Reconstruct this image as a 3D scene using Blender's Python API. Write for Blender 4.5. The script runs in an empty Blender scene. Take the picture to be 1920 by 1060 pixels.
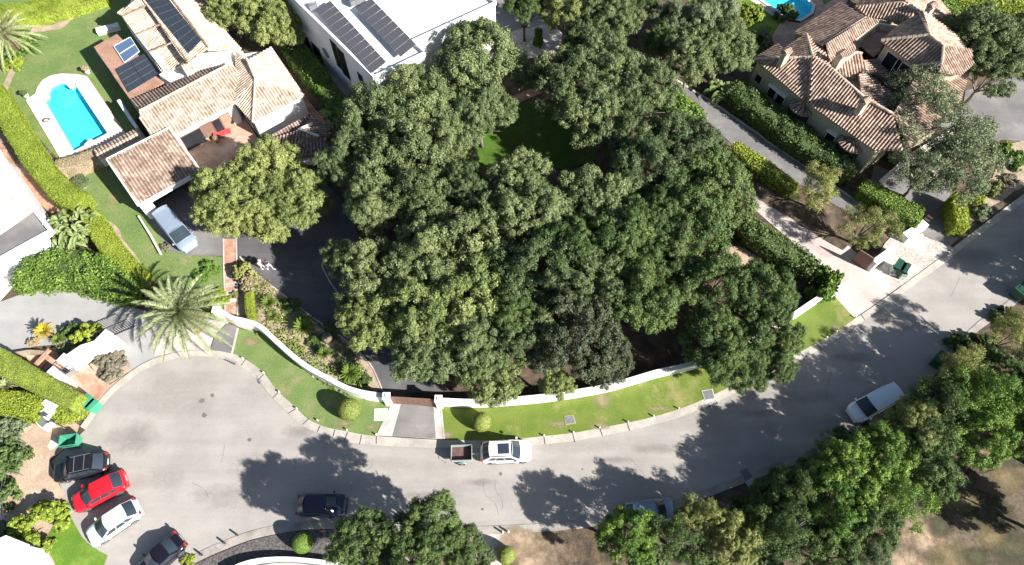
import bpy, bmesh, math, random
import numpy as np
from mathutils import Vector, Matrix
from mathutils.geometry import tessellate_polygon
random.seed(7); rng = np.random.default_rng(7)
R = math.radians
scene = bpy.context.scene
COL = scene.collection

# ---------------------------------------------------------------- camera
FPX, NADY, CAMH = 1297.0, 1230.0, 60.0
TH = math.atan((NADY - 530.0) / FPX)
cd = bpy.data.cameras.new('camera'); cam = bpy.data.objects.new('camera', cd); COL.objects.link(cam)
cam.location = (0, 0, CAMH); cam.rotation_euler = (TH, 0, 0)
cd.sensor_width = 36.0; cd.lens = 36.0 * FPX / 1920.0; cd.clip_start = 0.5; cd.clip_end = 2000
scene.camera = cam
# ---------------------------------------------------------------- world, sun, exposure
SUN_AZ, SUN_EL = R(-31.0), R(32.0)          # direction towards the sun in the xy plane, elevation
world = bpy.data.worlds.new('World'); scene.world = world; world.use_nodes = True
wn = world.node_tree.nodes; wl = world.node_tree.links
bg = wn['Background']; sky = wn.new('ShaderNodeTexSky'); sky.sky_type = 'NISHITA'; sky.sun_disc = False
sky.sun_elevation = SUN_EL; sky.sun_rotation = R(90) - SUN_AZ
wl.new(sky.outputs[0], bg.inputs[0]); bg.inputs[1].default_value = 0.05
sl = bpy.data.lights.new('sun', 'SUN'); sl.energy = 5.0; sl.angle = R(0.55); sl.color = (1.0, 0.962, 0.91)
sun = bpy.data.objects.new('sun', sl); COL.objects.link(sun)
sdir = Vector((math.cos(SUN_AZ) * math.cos(SUN_EL), math.sin(SUN_AZ) * math.cos(SUN_EL), math.sin(SUN_EL)))
sun.rotation_euler = sdir.to_track_quat('Z', 'Y').to_euler(); sun.location = (40, -20, 60)
scene.view_settings.view_transform = 'Standard'; scene.view_settings.look = 'None'
scene.view_settings.exposure = 1.36; scene.view_settings.gamma = 1.0; scene.view_settings.use_curve_mapping = False
scene.render.engine = 'CYCLES'
scene.cycles.max_bounces = 5; scene.cycles.diffuse_bounces = 3; scene.cycles.transparent_max_bounces = 8

_F = Vector((0, math.sin(TH), -math.cos(TH))); _U = Vector((0, math.cos(TH), math.sin(TH)))
def P(x, y, z=0.0):
    """point of the place seen at photo pixel (x, y) at height z"""
    d = _F + Vector((1, 0, 0)) * ((x - 960) / FPX) + _U * ((530 - y) / FPX)
    t = (z - CAMH) / d.z
    return Vector((d.x * t, d.y * t, z))
def mpp(x, y, z=0.0):
    return (P(x + 10, y, z) - P(x, y, z)).length / 10.0

# ---------------------------------------------------------------- materials
def newmat(name):
    m = bpy.data.materials.new(name); m.use_nodes = True
    return m, m.node_tree.nodes, m.node_tree.links, m.node_tree.nodes['Principled BSDF']
def c4(c): return (c[0], c[1], c[2], 1.0)
def noise(n, l, vec, scale, detail=4, rough=0.55):
    t = n.new('ShaderNodeTexNoise'); t.inputs['Scale'].default_value = scale
    t.inputs['Detail'].default_value = detail; t.inputs['Roughness'].default_value = rough
    l.new(vec, t.inputs['Vector']); return t.outputs['Fac']
def ramp(n, l, fac, stops):
    r = n.new('ShaderNodeValToRGB'); e = r.color_ramp.elements
    while len(e) < len(stops): e.new(0.5)
    for i, (p, c) in enumerate(stops): e[i].position = p; e[i].color = c4(c)
    l.new(fac, r.inputs[0]); return r.outputs[0]
def mixc(n, l, fac, a, b, mode='MIX'):
    m = n.new('ShaderNodeMixRGB'); m.blend_type = mode
    for s, v in ((0, fac), (1, a), (2, b)):
        if isinstance(v, (int, float)): m.inputs[s].default_value = v
        elif isinstance(v, tuple): m.inputs[s].default_value = c4(v)
        else: l.new(v, m.inputs[s])
    return m.outputs[0]
def mat(name, c1, c2=None, s=1.0, rough=0.85, c3=None, s3=0.15, fine=0.12, fs=14.0, bump=0.0, metal=0.0, lo=0.38, hi=0.62, lo3=0.5, hi3=0.66, spec=0.3, coat=0.0):
    m, n, l, b = newmat(name)
    g = n.new('ShaderNodeNewGeometry'); v = g.outputs['Position']
    c2 = c2 or tuple(x * 0.85 for x in c1)
    col = ramp(n, l, noise(n, l, v, s, 5), [(lo, c1), (hi, c2)])
    if c3:
        f = ramp(n, l, noise(n, l, v, s3, 6, 0.65), [(lo3, (0, 0, 0)), (hi3, (1, 1, 1))])
        col = mixc(n, l, f, col, c3)
    if fine:
        f = ramp(n, l, noise(n, l, v, fs, 3, 0.7), [(0.3, (1 - fine,) * 3), (0.7, (1 + fine,) * 3)])
        col = mixc(n, l, 1.0, col, f, 'MULTIPLY')
    l.new(col, b.inputs['Base Color']); b.inputs['Roughness'].default_value = rough
    b.inputs['Metallic'].default_value = metal; b.inputs['Specular IOR Level'].default_value = spec
    b.inputs['Coat Weight'].default_value = coat; b.inputs['Coat Roughness'].default_value = 0.05
    if bump:
        bp = n.new('ShaderNodeBump'); bp.inputs['Strength'].default_value = bump; bp.inputs['Distance'].default_value = 0.05
        l.new(noise(n, l, v, fs, 4, 0.7), bp.inputs['Height']); l.new(bp.outputs[0], b.inputs['Normal'])
    return m
def leafmat(name, dark, light, trans=0.25, rough=0.55):
    m, n, l, b = newmat(name)
    a = n.new('ShaderNodeAttribute'); a.attribute_name = 'tint'
    oi = n.new('ShaderNodeObjectInfo')
    col = ramp(n, l, a.outputs['Fac'], [(0.0, dark), (1.0, light)])
    hs = n.new('ShaderNodeHueSaturation'); l.new(col, hs.inputs['Color'])
    mr = n.new('ShaderNodeMapRange'); l.new(oi.outputs['Random'], mr.inputs[0])
    mr.inputs[3].default_value = 0.487; mr.inputs[4].default_value = 0.506; l.new(mr.outputs[0], hs.inputs['Hue'])
    mr2 = n.new('ShaderNodeMapRange'); l.new(oi.outputs['Random'], mr2.inputs[0])
    mr2.inputs[3].default_value = 1.12; mr2.inputs[4].default_value = 0.85; l.new(mr2.outputs[0], hs.inputs['Value'])
    l.new(hs.outputs[0], b.inputs['Base Color']); b.inputs['Roughness'].default_value = rough
    b.inputs['Specular IOR Level'].default_value = 0.35
    t = n.new('ShaderNodeBsdfTranslucent'); l.new(hs.outputs[0], t.inputs[0])
    ms = n.new('ShaderNodeMixShader'); ms.inputs[0].default_value = trans
    l.new(b.outputs[0], ms.inputs[1]); l.new(t.outputs[0], ms.inputs[2])
    l.new(ms.outputs[0], n['Material Output'].inputs[0])
    return m
M = {}
M['earth'] = mat('dry_earth', (.21, .135, .085), (.13, .09, .06), .5, c3=(.30, .23, .16), s3=.12, fine=.35, fs=6, bump=.5)
M['field'] = mat('dry_grass_field', (.13, .10, .068), (.07, .06, .042), .3, c3=(.045, .05, .027), s3=.3, fine=.4, fs=3.5, bump=.8)
M['litter'] = mat('leaf_litter', (.115, .078, .048), (.05, .041, .03), .9, c3=(.19, .14, .095), s3=.4, fine=.5, fs=9, bump=.6)
M['sand'] = mat('pale_orange_soil', (.43, .32, .23), (.33, .235, .165), .8, c3=(.52, .42, .32), s3=.4, fine=.2, fs=8, bump=.4)
M['tan'] = mat('tan_soil', (.40, .31, .225), (.28, .22, .155), 1.1, fine=.3, fs=9, bump=.4)
M['road'] = mat('worn_asphalt', (.352, .325, .297), (.298, .275, .252), .3, c3=(.372, .343, .314), s3=.06, fine=.12, fs=13, rough=.92, spec=.15)
def streaks(m, amt=.13, vec=(.07, .55, 1), rz=.35):
    n, l, b = m.node_tree.nodes, m.node_tree.links, m.node_tree.nodes['Principled BSDF']
    g = n.new('ShaderNodeNewGeometry'); mp = n.new('ShaderNodeMapping'); mp.inputs['Scale'].default_value = vec; mp.inputs['Rotation'].default_value = (0, 0, rz)
    l.new(g.outputs['Position'], mp.inputs[0]); f = ramp(n, l, noise(n, l, mp.outputs[0], 1.0, 6, .62), [(.40, (1, 1, 1)), (.66, (1 - amt, 1 - amt, 1 - amt * .9))])
    sp = ramp(n, l, noise(n, l, g.outputs['Position'], 1.9, 3, .8), [(.64, (1, 1, 1)), (.74, (.86, .86, .87))])
    src = b.inputs['Base Color'].links[0].from_socket
    l.new(mixc(n, l, 1.0, mixc(n, l, 1.0, src, f, 'MULTIPLY'), sp, 'MULTIPLY'), b.inputs['Base Color'])
streaks(M['road'])
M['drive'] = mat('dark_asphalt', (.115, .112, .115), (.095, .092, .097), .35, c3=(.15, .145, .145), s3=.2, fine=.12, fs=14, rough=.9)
M['drive2'] = mat('grey_asphalt', (.20, .19, .185), (.165, .158, .155), .35, c3=(.25, .235, .225), s3=.2, fine=.1, fs=14)
M['paledrive'] = mat('pale_driveway', (.36, .35, .34), (.31, .30, .29), .3, fine=.07, fs=12)
M['kerb'] = mat('concrete_kerb', (.42, .385, .335), (.345, .315, .275), .9, c3=(.30, .275, .24), s3=.5, fine=.12, fs=9)
M['conc'] = mat('pale_concrete', (.52, .475, .43), (.43, .39, .35), .7, c3=(.34, .30, .265), s3=.35, fine=.12, fs=9)
M['pink'] = mat('pink_concrete', (.53, .45, .405), (.44, .375, .34), .5, c3=(.36, .28, .26), s3=.3, fine=.1, fs=9)
M['terra'] = mat('terracotta_paving', (.44, .25, .17), (.34, .19, .13), 1.4, c3=(.54, .38, .29), s3=.5, fine=.15, fs=6)
M['patio'] = mat('patio_tiles', (.50, .34, .25), (.40, .26, .19), 1.1, c3=(.60, .46, .36), s3=.4, fine=.1, fs=4)
M['poolstone'] = mat('pool_surround_stone', (.70, .56, .49), (.58, .45, .39), .8, c3=(.80, .72, .66), s3=.3, fine=.08, fs=5)
M['white'] = mat('white_render', (.80, .80, .79), (.74, .735, .72), .7, fine=.03, fs=8)
M['cream'] = mat('cream_render', (.50, .45, .33), (.44, .40, .30), .6, fine=.05, fs=6)
M['grass'] = mat('lawn_grass', (.115, .175, .05), (.155, .205, .065), .45, c3=(.25, .22, .11), s3=.32, fine=.38, fs=10, bump=.5, lo3=.56, hi3=.72)
M['grass2'] = mat('watered_grass', (.08, .165, .014), (.115, .205, .022), .6, c3=(.20, .27, .05), s3=.3, fine=.25, fs=10, bump=.5)
M['tile'] = None
M['brown'] = mat('brown_gate_metal', (.19, .11, .085), (.16, .095, .075), 2, rough=.6)
M['metal'] = mat('grey_metal', (.35, .36, .37), (.30, .31, .32), 2, rough=.4, metal=.6)
M['dark'] = mat('dark_metal', (.03, .03, .035), (.04, .04, .045), 2, rough=.5)
M['interior'] = mat('unlit_interior', (.05, .045, .04), (.03, .03, .03), 2, rough=.8)
M['wood'] = mat('wood_deck', (.36, .21, .15), (.28, .16, .115), 1.2, fine=.2, fs=5)
M['bark'] = mat('tree_bark', (.19, .165, .14), (.12, .10, .085), 3, fine=.3, fs=12, bump=.6)
M['bare'] = mat('bare_grey_twigs', (.30, .27, .24), (.22, .19, .17), 3, fine=.2, fs=9)
M['palmbark'] = mat('palm_bark', (.26, .19, .12), (.17, .12, .08), 4, fine=.3, fs=12, bump=.6)
M['bin'] = mat('green_bin_plastic', (.055, .29, .18), (.05, .25, .155), 2, rough=.45)
M['bindark'] = mat('dark_green_bin', (.018, .075, .05), (.015, .06, .04), 2, rough=.45)
M['binpale'] = mat('pale_green_bin', (.32, .42, .36), (.28, .37, .32), 2, rough=.45)
M['tyre'] = mat('tyre_rubber', (.02, .02, .02), (.028, .028, .028), 4, rough=.8)
M['rim'] = mat('alloy_rim', (.55, .55, .56), (.5, .5, .5), 4, rough=.3, metal=.8)
M['plate'] = mat('white_plate', (.8, .8, .8), (.75, .75, .75), 4, rough=.4)
M['lampred'] = mat('red_lamp', (.45, .02, .02), (.4, .02, .02), 4, rough=.2)
M['lampclear'] = mat('clear_lamp', (.6, .62, .65), (.5, .52, .55), 4, rough=.15)
M['chairred'] = mat('red_cushion', (.55, .07, .08), (.45, .05, .06), 3, rough=.8)
M['skin'] = mat('skin', (.48, .29, .21), (.44, .26, .19), 6, rough=.6, fine=0)
M['clothwhite'] = mat('white_cloth', (.75, .73, .72), (.66, .64, .63), 5, fine=.05)
M['clothdark'] = mat('dark_cloth', (.025, .025, .035), (.035, .035, .045), 5)
M['denim'] = mat('pale_blue_denim', (.42, .52, .72), (.34, .44, .64), 5, fine=.1)
M['palecloth'] = mat('pale_trousers', (.62, .60, .66), (.55, .53, .6), 5)
M['hairblond'] = mat('fair_hair', (.42, .34, .24), (.35, .27, .18), 9)
M['hairdark'] = mat('dark_hair', (.03, .022, .018), (.04, .03, .02), 9)
def glass(name, c, rough=.05):
    m, n, l, b = newmat(name)
    b.inputs['Base Color'].default_value = c4(c); b.inputs['Roughness'].default_value = rough
    b.inputs['Specular IOR Level'].default_value = .5
    return m
M['glass'] = glass('dark_glass', (.03, .042, .055), .1); M['glassblue'] = glass('blue_glass', (.08, .13, .22), .15)  # car glass tinted bluish, standing in for the sky's reflection
M['window'] = glass('window_glass', (.02, .022, .026), .08)
def panelmat(name, c, line, nx, ny):
    m, n, l, b = newmat(name)
    tc = n.new('ShaderNodeTexCoord'); br = n.new('ShaderNodeTexBrick'); l.new(tc.outputs['UV'], br.inputs[0])
    br.offset = 0; br.inputs['Color1'].default_value = c4(c); br.inputs['Color2'].default_value = c4(tuple(x * 1.15 for x in c)); br.inputs['Mortar'].default_value = c4(line)
    br.inputs['Scale'].default_value = 1; br.inputs['Mortar Size'].default_value = .012
    br.inputs['Brick Width'].default_value = 1.0 / nx; br.inputs['Row Height'].default_value = 1.0 / ny
    l.new(br.outputs[0], b.inputs['Base Color']); b.inputs['Roughness'].default_value = .28; b.inputs['Specular IOR Level'].default_value = .5
    return m
M['pv'] = panelmat('photovoltaic_cells', (.055, .052, .062), (.10, .10, .11), 6, 10)
M['pv2'] = panelmat('solar_collector', (.035, .042, .055), (.06, .065, .08), 4, 1)
def paint(name, c, rough=.25, metal=0.0):
    m, n, l, b = newmat(name)
    b.inputs['Base Color'].default_value = c4(c); b.inputs['Roughness'].default_value = rough; b.inputs['Metallic'].default_value = metal
    b.inputs['Coat Weight'].default_value = .8; b.inputs['Coat Roughness'].default_value = .04
    return m
def tilemat(name, a, b_, dark, sc=1.0):
    m, n, l, b = newmat(name)
    g = n.new('ShaderNodeNewGeometry'); v = g.outputs['Position']
    vo = n.new('ShaderNodeTexVoronoi'); vo.inputs['Scale'].default_value = 2.6; l.new(v, vo.inputs['Vector'])
    sep = n.new('ShaderNodeSeparateColor'); l.new(vo.outputs['Color'], sep.inputs[0])
    col = ramp(n, l, sep.outputs[0], [(0.0, dark), (.35, a), (.75, b_), (1.0, tuple(min(1, x * 1.25) for x in b_))])
    f = ramp(n, l, noise(n, l, v, .5, 5, .6), [(.35, (.78, .76, .74)), (.65, (1.12, 1.1, 1.08))])
    col = mixc(n, l, 1.0, col, f, 'MULTIPLY')
    l.new(col, b.inputs['Base Color']); b.inputs['Roughness'].default_value = .85; b.inputs['Specular IOR Level'].default_value = .2
    return m
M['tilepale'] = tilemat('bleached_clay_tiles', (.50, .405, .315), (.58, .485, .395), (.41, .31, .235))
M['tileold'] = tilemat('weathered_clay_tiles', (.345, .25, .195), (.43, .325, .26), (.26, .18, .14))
M['tileshade'] = tilemat('brown_clay_tiles', (.28, .205, .165), (.34, .265, .22), (.20, .14, .11))  # darker tile copy for rear and porch roofs, shade put into its colour
tilemat('bleached_clay_tiles_channel', (.26, .20, .155), (.33, .26, .21), (.20, .15, .12))  # channel copies are darker: shade between the tile rows put into the colour
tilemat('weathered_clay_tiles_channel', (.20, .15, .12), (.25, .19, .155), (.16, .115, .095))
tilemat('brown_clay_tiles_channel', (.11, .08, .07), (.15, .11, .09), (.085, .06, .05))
M['tilewhite'] = tilemat('limewashed_tiles', (.74, .70, .64), (.80, .77, .72), (.64, .58, .52))  # near-white tiles, the sun-blown look of the roof put into the colour
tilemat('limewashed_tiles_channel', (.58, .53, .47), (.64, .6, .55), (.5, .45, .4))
def watermat():
    m, n, l, b = newmat('pool_water')
    t = n.new('ShaderNodeBsdfTransparent'); t.inputs[0].default_value = (.62, .97, 1.0, 1)
    gl = n.new('ShaderNodeBsdfGlossy'); gl.inputs['Roughness'].default_value = .06
    bp = n.new('ShaderNodeBump'); bp.inputs['Strength'].default_value = .5; bp.inputs['Distance'].default_value = .05
    g = n.new('ShaderNodeNewGeometry'); l.new(noise(n, l, g.outputs['Position'], 3.0, 4), bp.inputs['Height'])
    l.new(bp.outputs[0], gl.inputs['Normal'])
    ms = n.new('ShaderNodeMixShader'); ms.inputs[0].default_value = .04; l.new(t.outputs[0], ms.inputs[1]); l.new(gl.outputs[0], ms.inputs[2])
    l.new(ms.outputs[0], n['Material Output'].inputs[0]); return m
M['water'] = watermat()
def softpatch(name, c1, c2, s=1.2, strength=1.0, ns=1.1):
    """worn, stained or differently toned ground: a ragged patch that thins out towards its rim"""
    m = mat(name, c1, c2, s, fine=.3, fs=8); n, l, b = m.node_tree.nodes, m.node_tree.links, m.node_tree.nodes['Principled BSDF']
    tc = n.new('ShaderNodeTexCoord'); sp = n.new('ShaderNodeSeparateXYZ'); l.new(tc.outputs['Generated'], sp.inputs[0])
    def mth(op, a, c):
        q = n.new('ShaderNodeMath'); q.operation = op
        for i, v in enumerate((a, c)):
            if isinstance(v, float): q.inputs[i].default_value = v
            else: l.new(v, q.inputs[i])
        return q.outputs[0]
    dx = mth('SUBTRACT', sp.outputs[0], .5); dy = mth('SUBTRACT', sp.outputs[1], .5)
    r = mth('SQRT', mth('ADD', mth('MULTIPLY', dx, dx), mth('MULTIPLY', dy, dy)), 0.0)
    g = n.new('ShaderNodeNewGeometry'); r = mth('ADD', r, mth('MULTIPLY', mth('SUBTRACT', noise(n, l, g.outputs['Position'], ns, 6, .7), .5), .75))
    f = ramp(n, l, r, [(.08, (strength,) * 3), (.46, (0, 0, 0))])
    t = n.new('ShaderNodeBsdfTransparent'); ms = n.new('ShaderNodeMixShader'); l.new(f, ms.inputs[0]); l.new(t.outputs[0], ms.inputs[1]); l.new(b.outputs[0], ms.inputs[2]); l.new(ms.outputs[0], n['Material Output'].inputs[0])
    return m
M['baresoil'] = softpatch('worn_bare_lawn', (.30, .25, .15), (.24, .225, .11), strength=.75)
M['sandpatch'] = softpatch('sandy_patch', (.38, .28, .19), (.25, .185, .12), ns=.6)
M['darkpatch'] = softpatch('dark_field_patch', (.05, .05, .03), (.085, .08, .04), ns=.7)  # darker blotches that mottle the dry field
M['strawpatch'] = softpatch('straw_grass_patch', (.19, .145, .07), (.14, .115, .06), ns=.7)
M['oilstain'] = softpatch('dirty_asphalt_stain', (.20, .185, .17), (.24, .222, .205), ns=.8, strength=.32)
M['palestain'] = softpatch('dusty_asphalt_patch', (.43, .39, .35), (.40, .365, .33), ns=.5, strength=.4)
M['shadylawn'] = mat('shade_darkened_grass', (.065, .135, .012), (.05, .10, .012), .5, c3=(.10, .15, .03), s3=.3, fine=.3, fs=8, bump=.5)  # grass tone lowered for the garden lawn, tree shade put into the colour
streaks(M['drive'], .2); streaks(M['drive2'], .2); streaks(M['paledrive'], .12); streaks(M['white'], .10, (.3, .3, 1), 0)
M['pooltile'] = mat('pool_basin_tiles', (.16, .78, .90), (.12, .70, .86), 2.2, fine=.12, fs=7, rough=.5)
# foliage: real leaf albedos
M['l_oak'] = leafmat('holm_oak_leaves', (.080, .120, .044), (.270, .325, .135))
M['l_oaklight'] = leafmat('pale_oak_leaves', (.11, .16, .045), (.34, .39, .14))
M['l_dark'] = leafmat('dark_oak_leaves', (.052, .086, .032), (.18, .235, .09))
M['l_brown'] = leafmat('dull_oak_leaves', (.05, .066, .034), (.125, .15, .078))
M['l_light'] = leafmat('light_oak_leaves', (.135, .18, .048), (.345, .395, .135))
M['l_yellow'] = leafmat('yellow_green_leaves', (.18, .205, .055), (.36, .38, .13))
M['l_green'] = leafmat('fresh_green_leaves', (.055, .125, .02), (.235, .37, .062))
M['l_mid'] = leafmat('mid_green_leaves', (.044, .088, .025), (.155, .225, .062))
M['l_olive'] = leafmat('olive_leaves', (.10, .135, .065), (.26, .31, .165))
M['l_lime'] = leafmat('lime_hedge_leaves', (.17, .235, .025), (.37, .45, .06), .3)
M['l_hedge'] = leafmat('clipped_cypress', (.19, .25, .045), (.33, .41, .09), .3)
M['l_ball'] = leafmat('clipped_ball_leaves', (.19, .245, .05), (.33, .40, .10), .3)
M['l_cream'] = leafmat('straw_coloured_leaves', (.34, .27, .15), (.52, .44, .26), .3)
M['l_palm'] = leafmat('palm_leaflets', (.15, .19, .075), (.42, .46, .24), .3)
M['l_cycad'] = leafmat('cycad_leaflets', (.06, .12, .02), (.19, .26, .03), .2)
M['l_cycadyellow'] = leafmat('yellowed_cycad_leaflets', (.36, .29, .015), (.60, .48, .03), .2)
M['l_banana'] = leafmat('broad_leaves', (.11, .18, .05), (.30, .38, .15), .3)
M['l_purple'] = leafmat('dusty_shrub_leaves', (.20, .175, .12), (.32, .29, .21), .2)

# ---------------------------------------------------------------- mesh helpers
class MB:
    def __init__(s): s.v = []; s.f = []; s.uv = None; s.chan = []
    def add(s, verts, faces):
        o = len(s.v); s.v += [tuple(p) for p in verts]; s.f += [tuple(i + o for i in f) for f in faces]; return s
    def box(s, c, d, rz=0.0, taper=1.0):
        c = Vector(c); m = Matrix.Rotation(rz, 3, 'Z'); vs = []
        for z in (-.5, .5):
            k = 1.0 if z < 0 else taper
            for x, y in ((-.5, -.5), (.5, -.5), (.5, .5), (-.5, .5)): vs.append(c + m @ Vector((x * d[0] * k, y * d[1] * k, z * d[2])))
        return s.add(vs, [(3, 2, 1, 0), (4, 5, 6, 7), (0, 1, 5, 4), (1, 2, 6, 5), (2, 3, 7, 6), (3, 0, 4, 7)])
    def prism(s, pts, z0, z1):
        n = len(pts); a = sum(pts[i][0] * pts[(i + 1) % n][1] - pts[(i + 1) % n][0] * pts[i][1] for i in range(n))
        if a < 0: pts = pts[::-1]
        vs = [(p[0], p[1], z0) for p in pts] + [(p[0], p[1], z1) for p in pts]; fs = [(i, (i + 1) % n, n + (i + 1) % n, n + i) for i in range(n)]
        tri = tessellate_polygon([[Vector((p[0], p[1], 0)) for p in pts]])
        for t in tri:
            x = [pts[i] for i in t]; ar = (x[1][0] - x[0][0]) * (x[2][1] - x[0][1]) - (x[2][0] - x[0][0]) * (x[1][1] - x[0][1])
            t = tuple(t) if ar > 0 else tuple(t)[::-1]
            fs.append(tuple(n + i for i in t)); fs.append(tuple(t)[::-1])
        return s.add(vs, fs)
    def tube(s, pts, rad, seg=8, cap=True):
        pts = [Vector(p) for p in pts]; n = len(pts)
        if not isinstance(rad, (list, tuple)): rad = [rad] * n
        vs = []; fs = []
        for i, p in enumerate(pts):
            d = (pts[min(i + 1, n - 1)] - pts[max(i - 1, 0)]).normalized()
            a = d.cross(Vector((0, 0, 1)) if abs(d.z) < .95 else Vector((1, 0, 0))).normalized(); b = d.cross(a)
            for k in range(seg):
                t = 2 * math.pi * k / seg; vs.append(p + (a * math.cos(t) + b * math.sin(t)) * rad[i])
        for i in range(n - 1):
            for k in range(seg):
                fs.append((i * seg + k, i * seg + (k + 1) % seg, (i + 1) * seg + (k + 1) % seg, (i + 1) * seg + k))
        if cap: fs.append(tuple(range(seg))[::-1]); fs.append(tuple((n - 1) * seg + k for k in range(seg)))
        return s.add(vs, fs)
    def lathe(s, c, prof, seg=20):
        vs = []; fs = []
        for r, z in prof:
            for k in range(seg):
                t = 2 * math.pi * k / seg; vs.append((c[0] + r * math.cos(t), c[1] + r * math.sin(t), c[2] + z))
        for i in range(len(prof) - 1):
            for k in range(seg): fs.append((i * seg + k, i * seg + (k + 1) % seg, (i + 1) * seg + (k + 1) % seg, (i + 1) * seg + k))
        return s.add(vs, fs)
    def quad(s, a, b, c, d): return s.add([a, b, c, d], [(0, 1, 2, 3)])
def mesh_from(name, v, f):
    me = bpy.data.meshes.new(name); me.from_pydata([tuple(p) for p in v], [], f); me.update(); return me
def obj(name, mb, m, parent=None, world=False, smooth=False):
    v = mb.v
    if world and parent is not None:
        L = parent.location; v = [(p[0] - L[0], p[1] - L[1], p[2] - L[2]) for p in v]
    me = mesh_from(name, v, mb.f); me.materials.append(m)
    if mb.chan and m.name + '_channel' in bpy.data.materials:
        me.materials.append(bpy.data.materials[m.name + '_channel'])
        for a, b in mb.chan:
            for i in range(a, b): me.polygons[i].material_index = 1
    if mb.uv:
        uvl = me.uv_layers.new(name='UVMap')
        for i, u in enumerate(mb.uv): uvl.data[i].uv = u
    if smooth: me.shade_smooth()
    o = bpy.data.objects.new(name, me); COL.objects.link(o)
    if parent is not None: o.parent = parent
    return o
def tag(o, label, cat, group=None, kind=None):
    if label: o['label'] = label
    if cat: o['category'] = cat
    if group: o['group'] = group
    if kind: o['kind'] = kind
    return o
def thing(name, label, cat, loc=(0, 0, 0), rz=0.0, group=None):
    o = bpy.data.objects.new(name, None); COL.objects.link(o); o.location = loc; o.rotation_euler = (0, 0, rz)
    o.empty_display_size = .3
    return tag(o, label, cat, group)
def smoothline(pts, k=4):
    out = []; n = len(pts)
    for i in range(n - 1):
        p0 = pts[max(i - 1, 0)]; p1 = pts[i]; p2 = pts[i + 1]; p3 = pts[min(i + 2, n - 1)]
        for j in range(k):
            t = j / k
            out.append(tuple(.5 * (2 * p1[c] + (p2[c] - p0[c]) * t + (2 * p0[c] - 5 * p1[c] + 4 * p2[c] - p3[c]) * t * t + (3 * p1[c] - p0[c] - 3 * p2[c] + p3[c]) * t ** 3) for c in (0, 1)))
    out.append(tuple(pts[-1])); return out
NSH = [0]
def sheet(name, px, z, m, holes=(), world=False, kind='structure', label=None, cat=None, parent=None, thick=0.0):
    NSH[0] += 1; z = z + .00025 * NSH[0]
    polys = [[(P(x, y, z) if not world else Vector((x, y, z))) for x, y in px]] + [[P(x, y, z) for x, y in h] for h in holes]
    tri = tessellate_polygon(polys); flat = [p for q in polys for p in q]
    fs = []
    for t in tri:
        a, b, c = (flat[i] for i in t)
        fs.append(tuple(t) if (b - a).cross(c - a).z > 0 else tuple(t)[::-1])
    mb = MB().add(flat, fs)
    if thick:
        o = 0
        for q in polys:
            n = len(q)
            for i in range(n):
                a, b = q[i], q[(i + 1) % n]; mb.quad(a, b, b - Vector((0, 0, thick)), a - Vector((0, 0, thick)))
    ob = obj(name, mb, m, parent, world=parent is not None)
    if kind: ob['kind'] = kind
    if label: tag(ob, label, cat)
    return ob
def offset_line(pts, d):
    out = []; n = len(pts)
    for i in range(n):
        a = pts[max(i - 1, 0)]; b = pts[min(i + 1, n - 1)]; t = Vector((b[0] - a[0], b[1] - a[1])).normalized()
        out.append((pts[i][0] - t.y * d, pts[i][1] + t.x * d))
    return out
def wall_strip(mb, line, th, z0, z1, z1b=None):
    """line: list of world xy, wall of thickness th with top at z1"""
    A = offset_line(line, th / 2); B = offset_line(line, -th / 2); n = len(line)
    vs = []
    for i in range(n):
        zt = z1 if z1b is None else z1 + (z1b - z1) * i / (n - 1)
        vs += [(A[i][0], A[i][1], z0), (A[i][0], A[i][1], zt), (B[i][0], B[i][1], zt), (B[i][0], B[i][1], z0)]
    fs = []
    for i in range(n - 1):
        a = 4 * i; b = a + 4
        for k in range(4): fs.append((a + k, b + k, b + (k + 1) % 4, a + (k + 1) % 4))
    fs += [(0, 1, 2, 3), (4 * n - 1, 4 * n - 2, 4 * n - 3, 4 * n - 4)]
    mb.add(vs, fs); return mb
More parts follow.
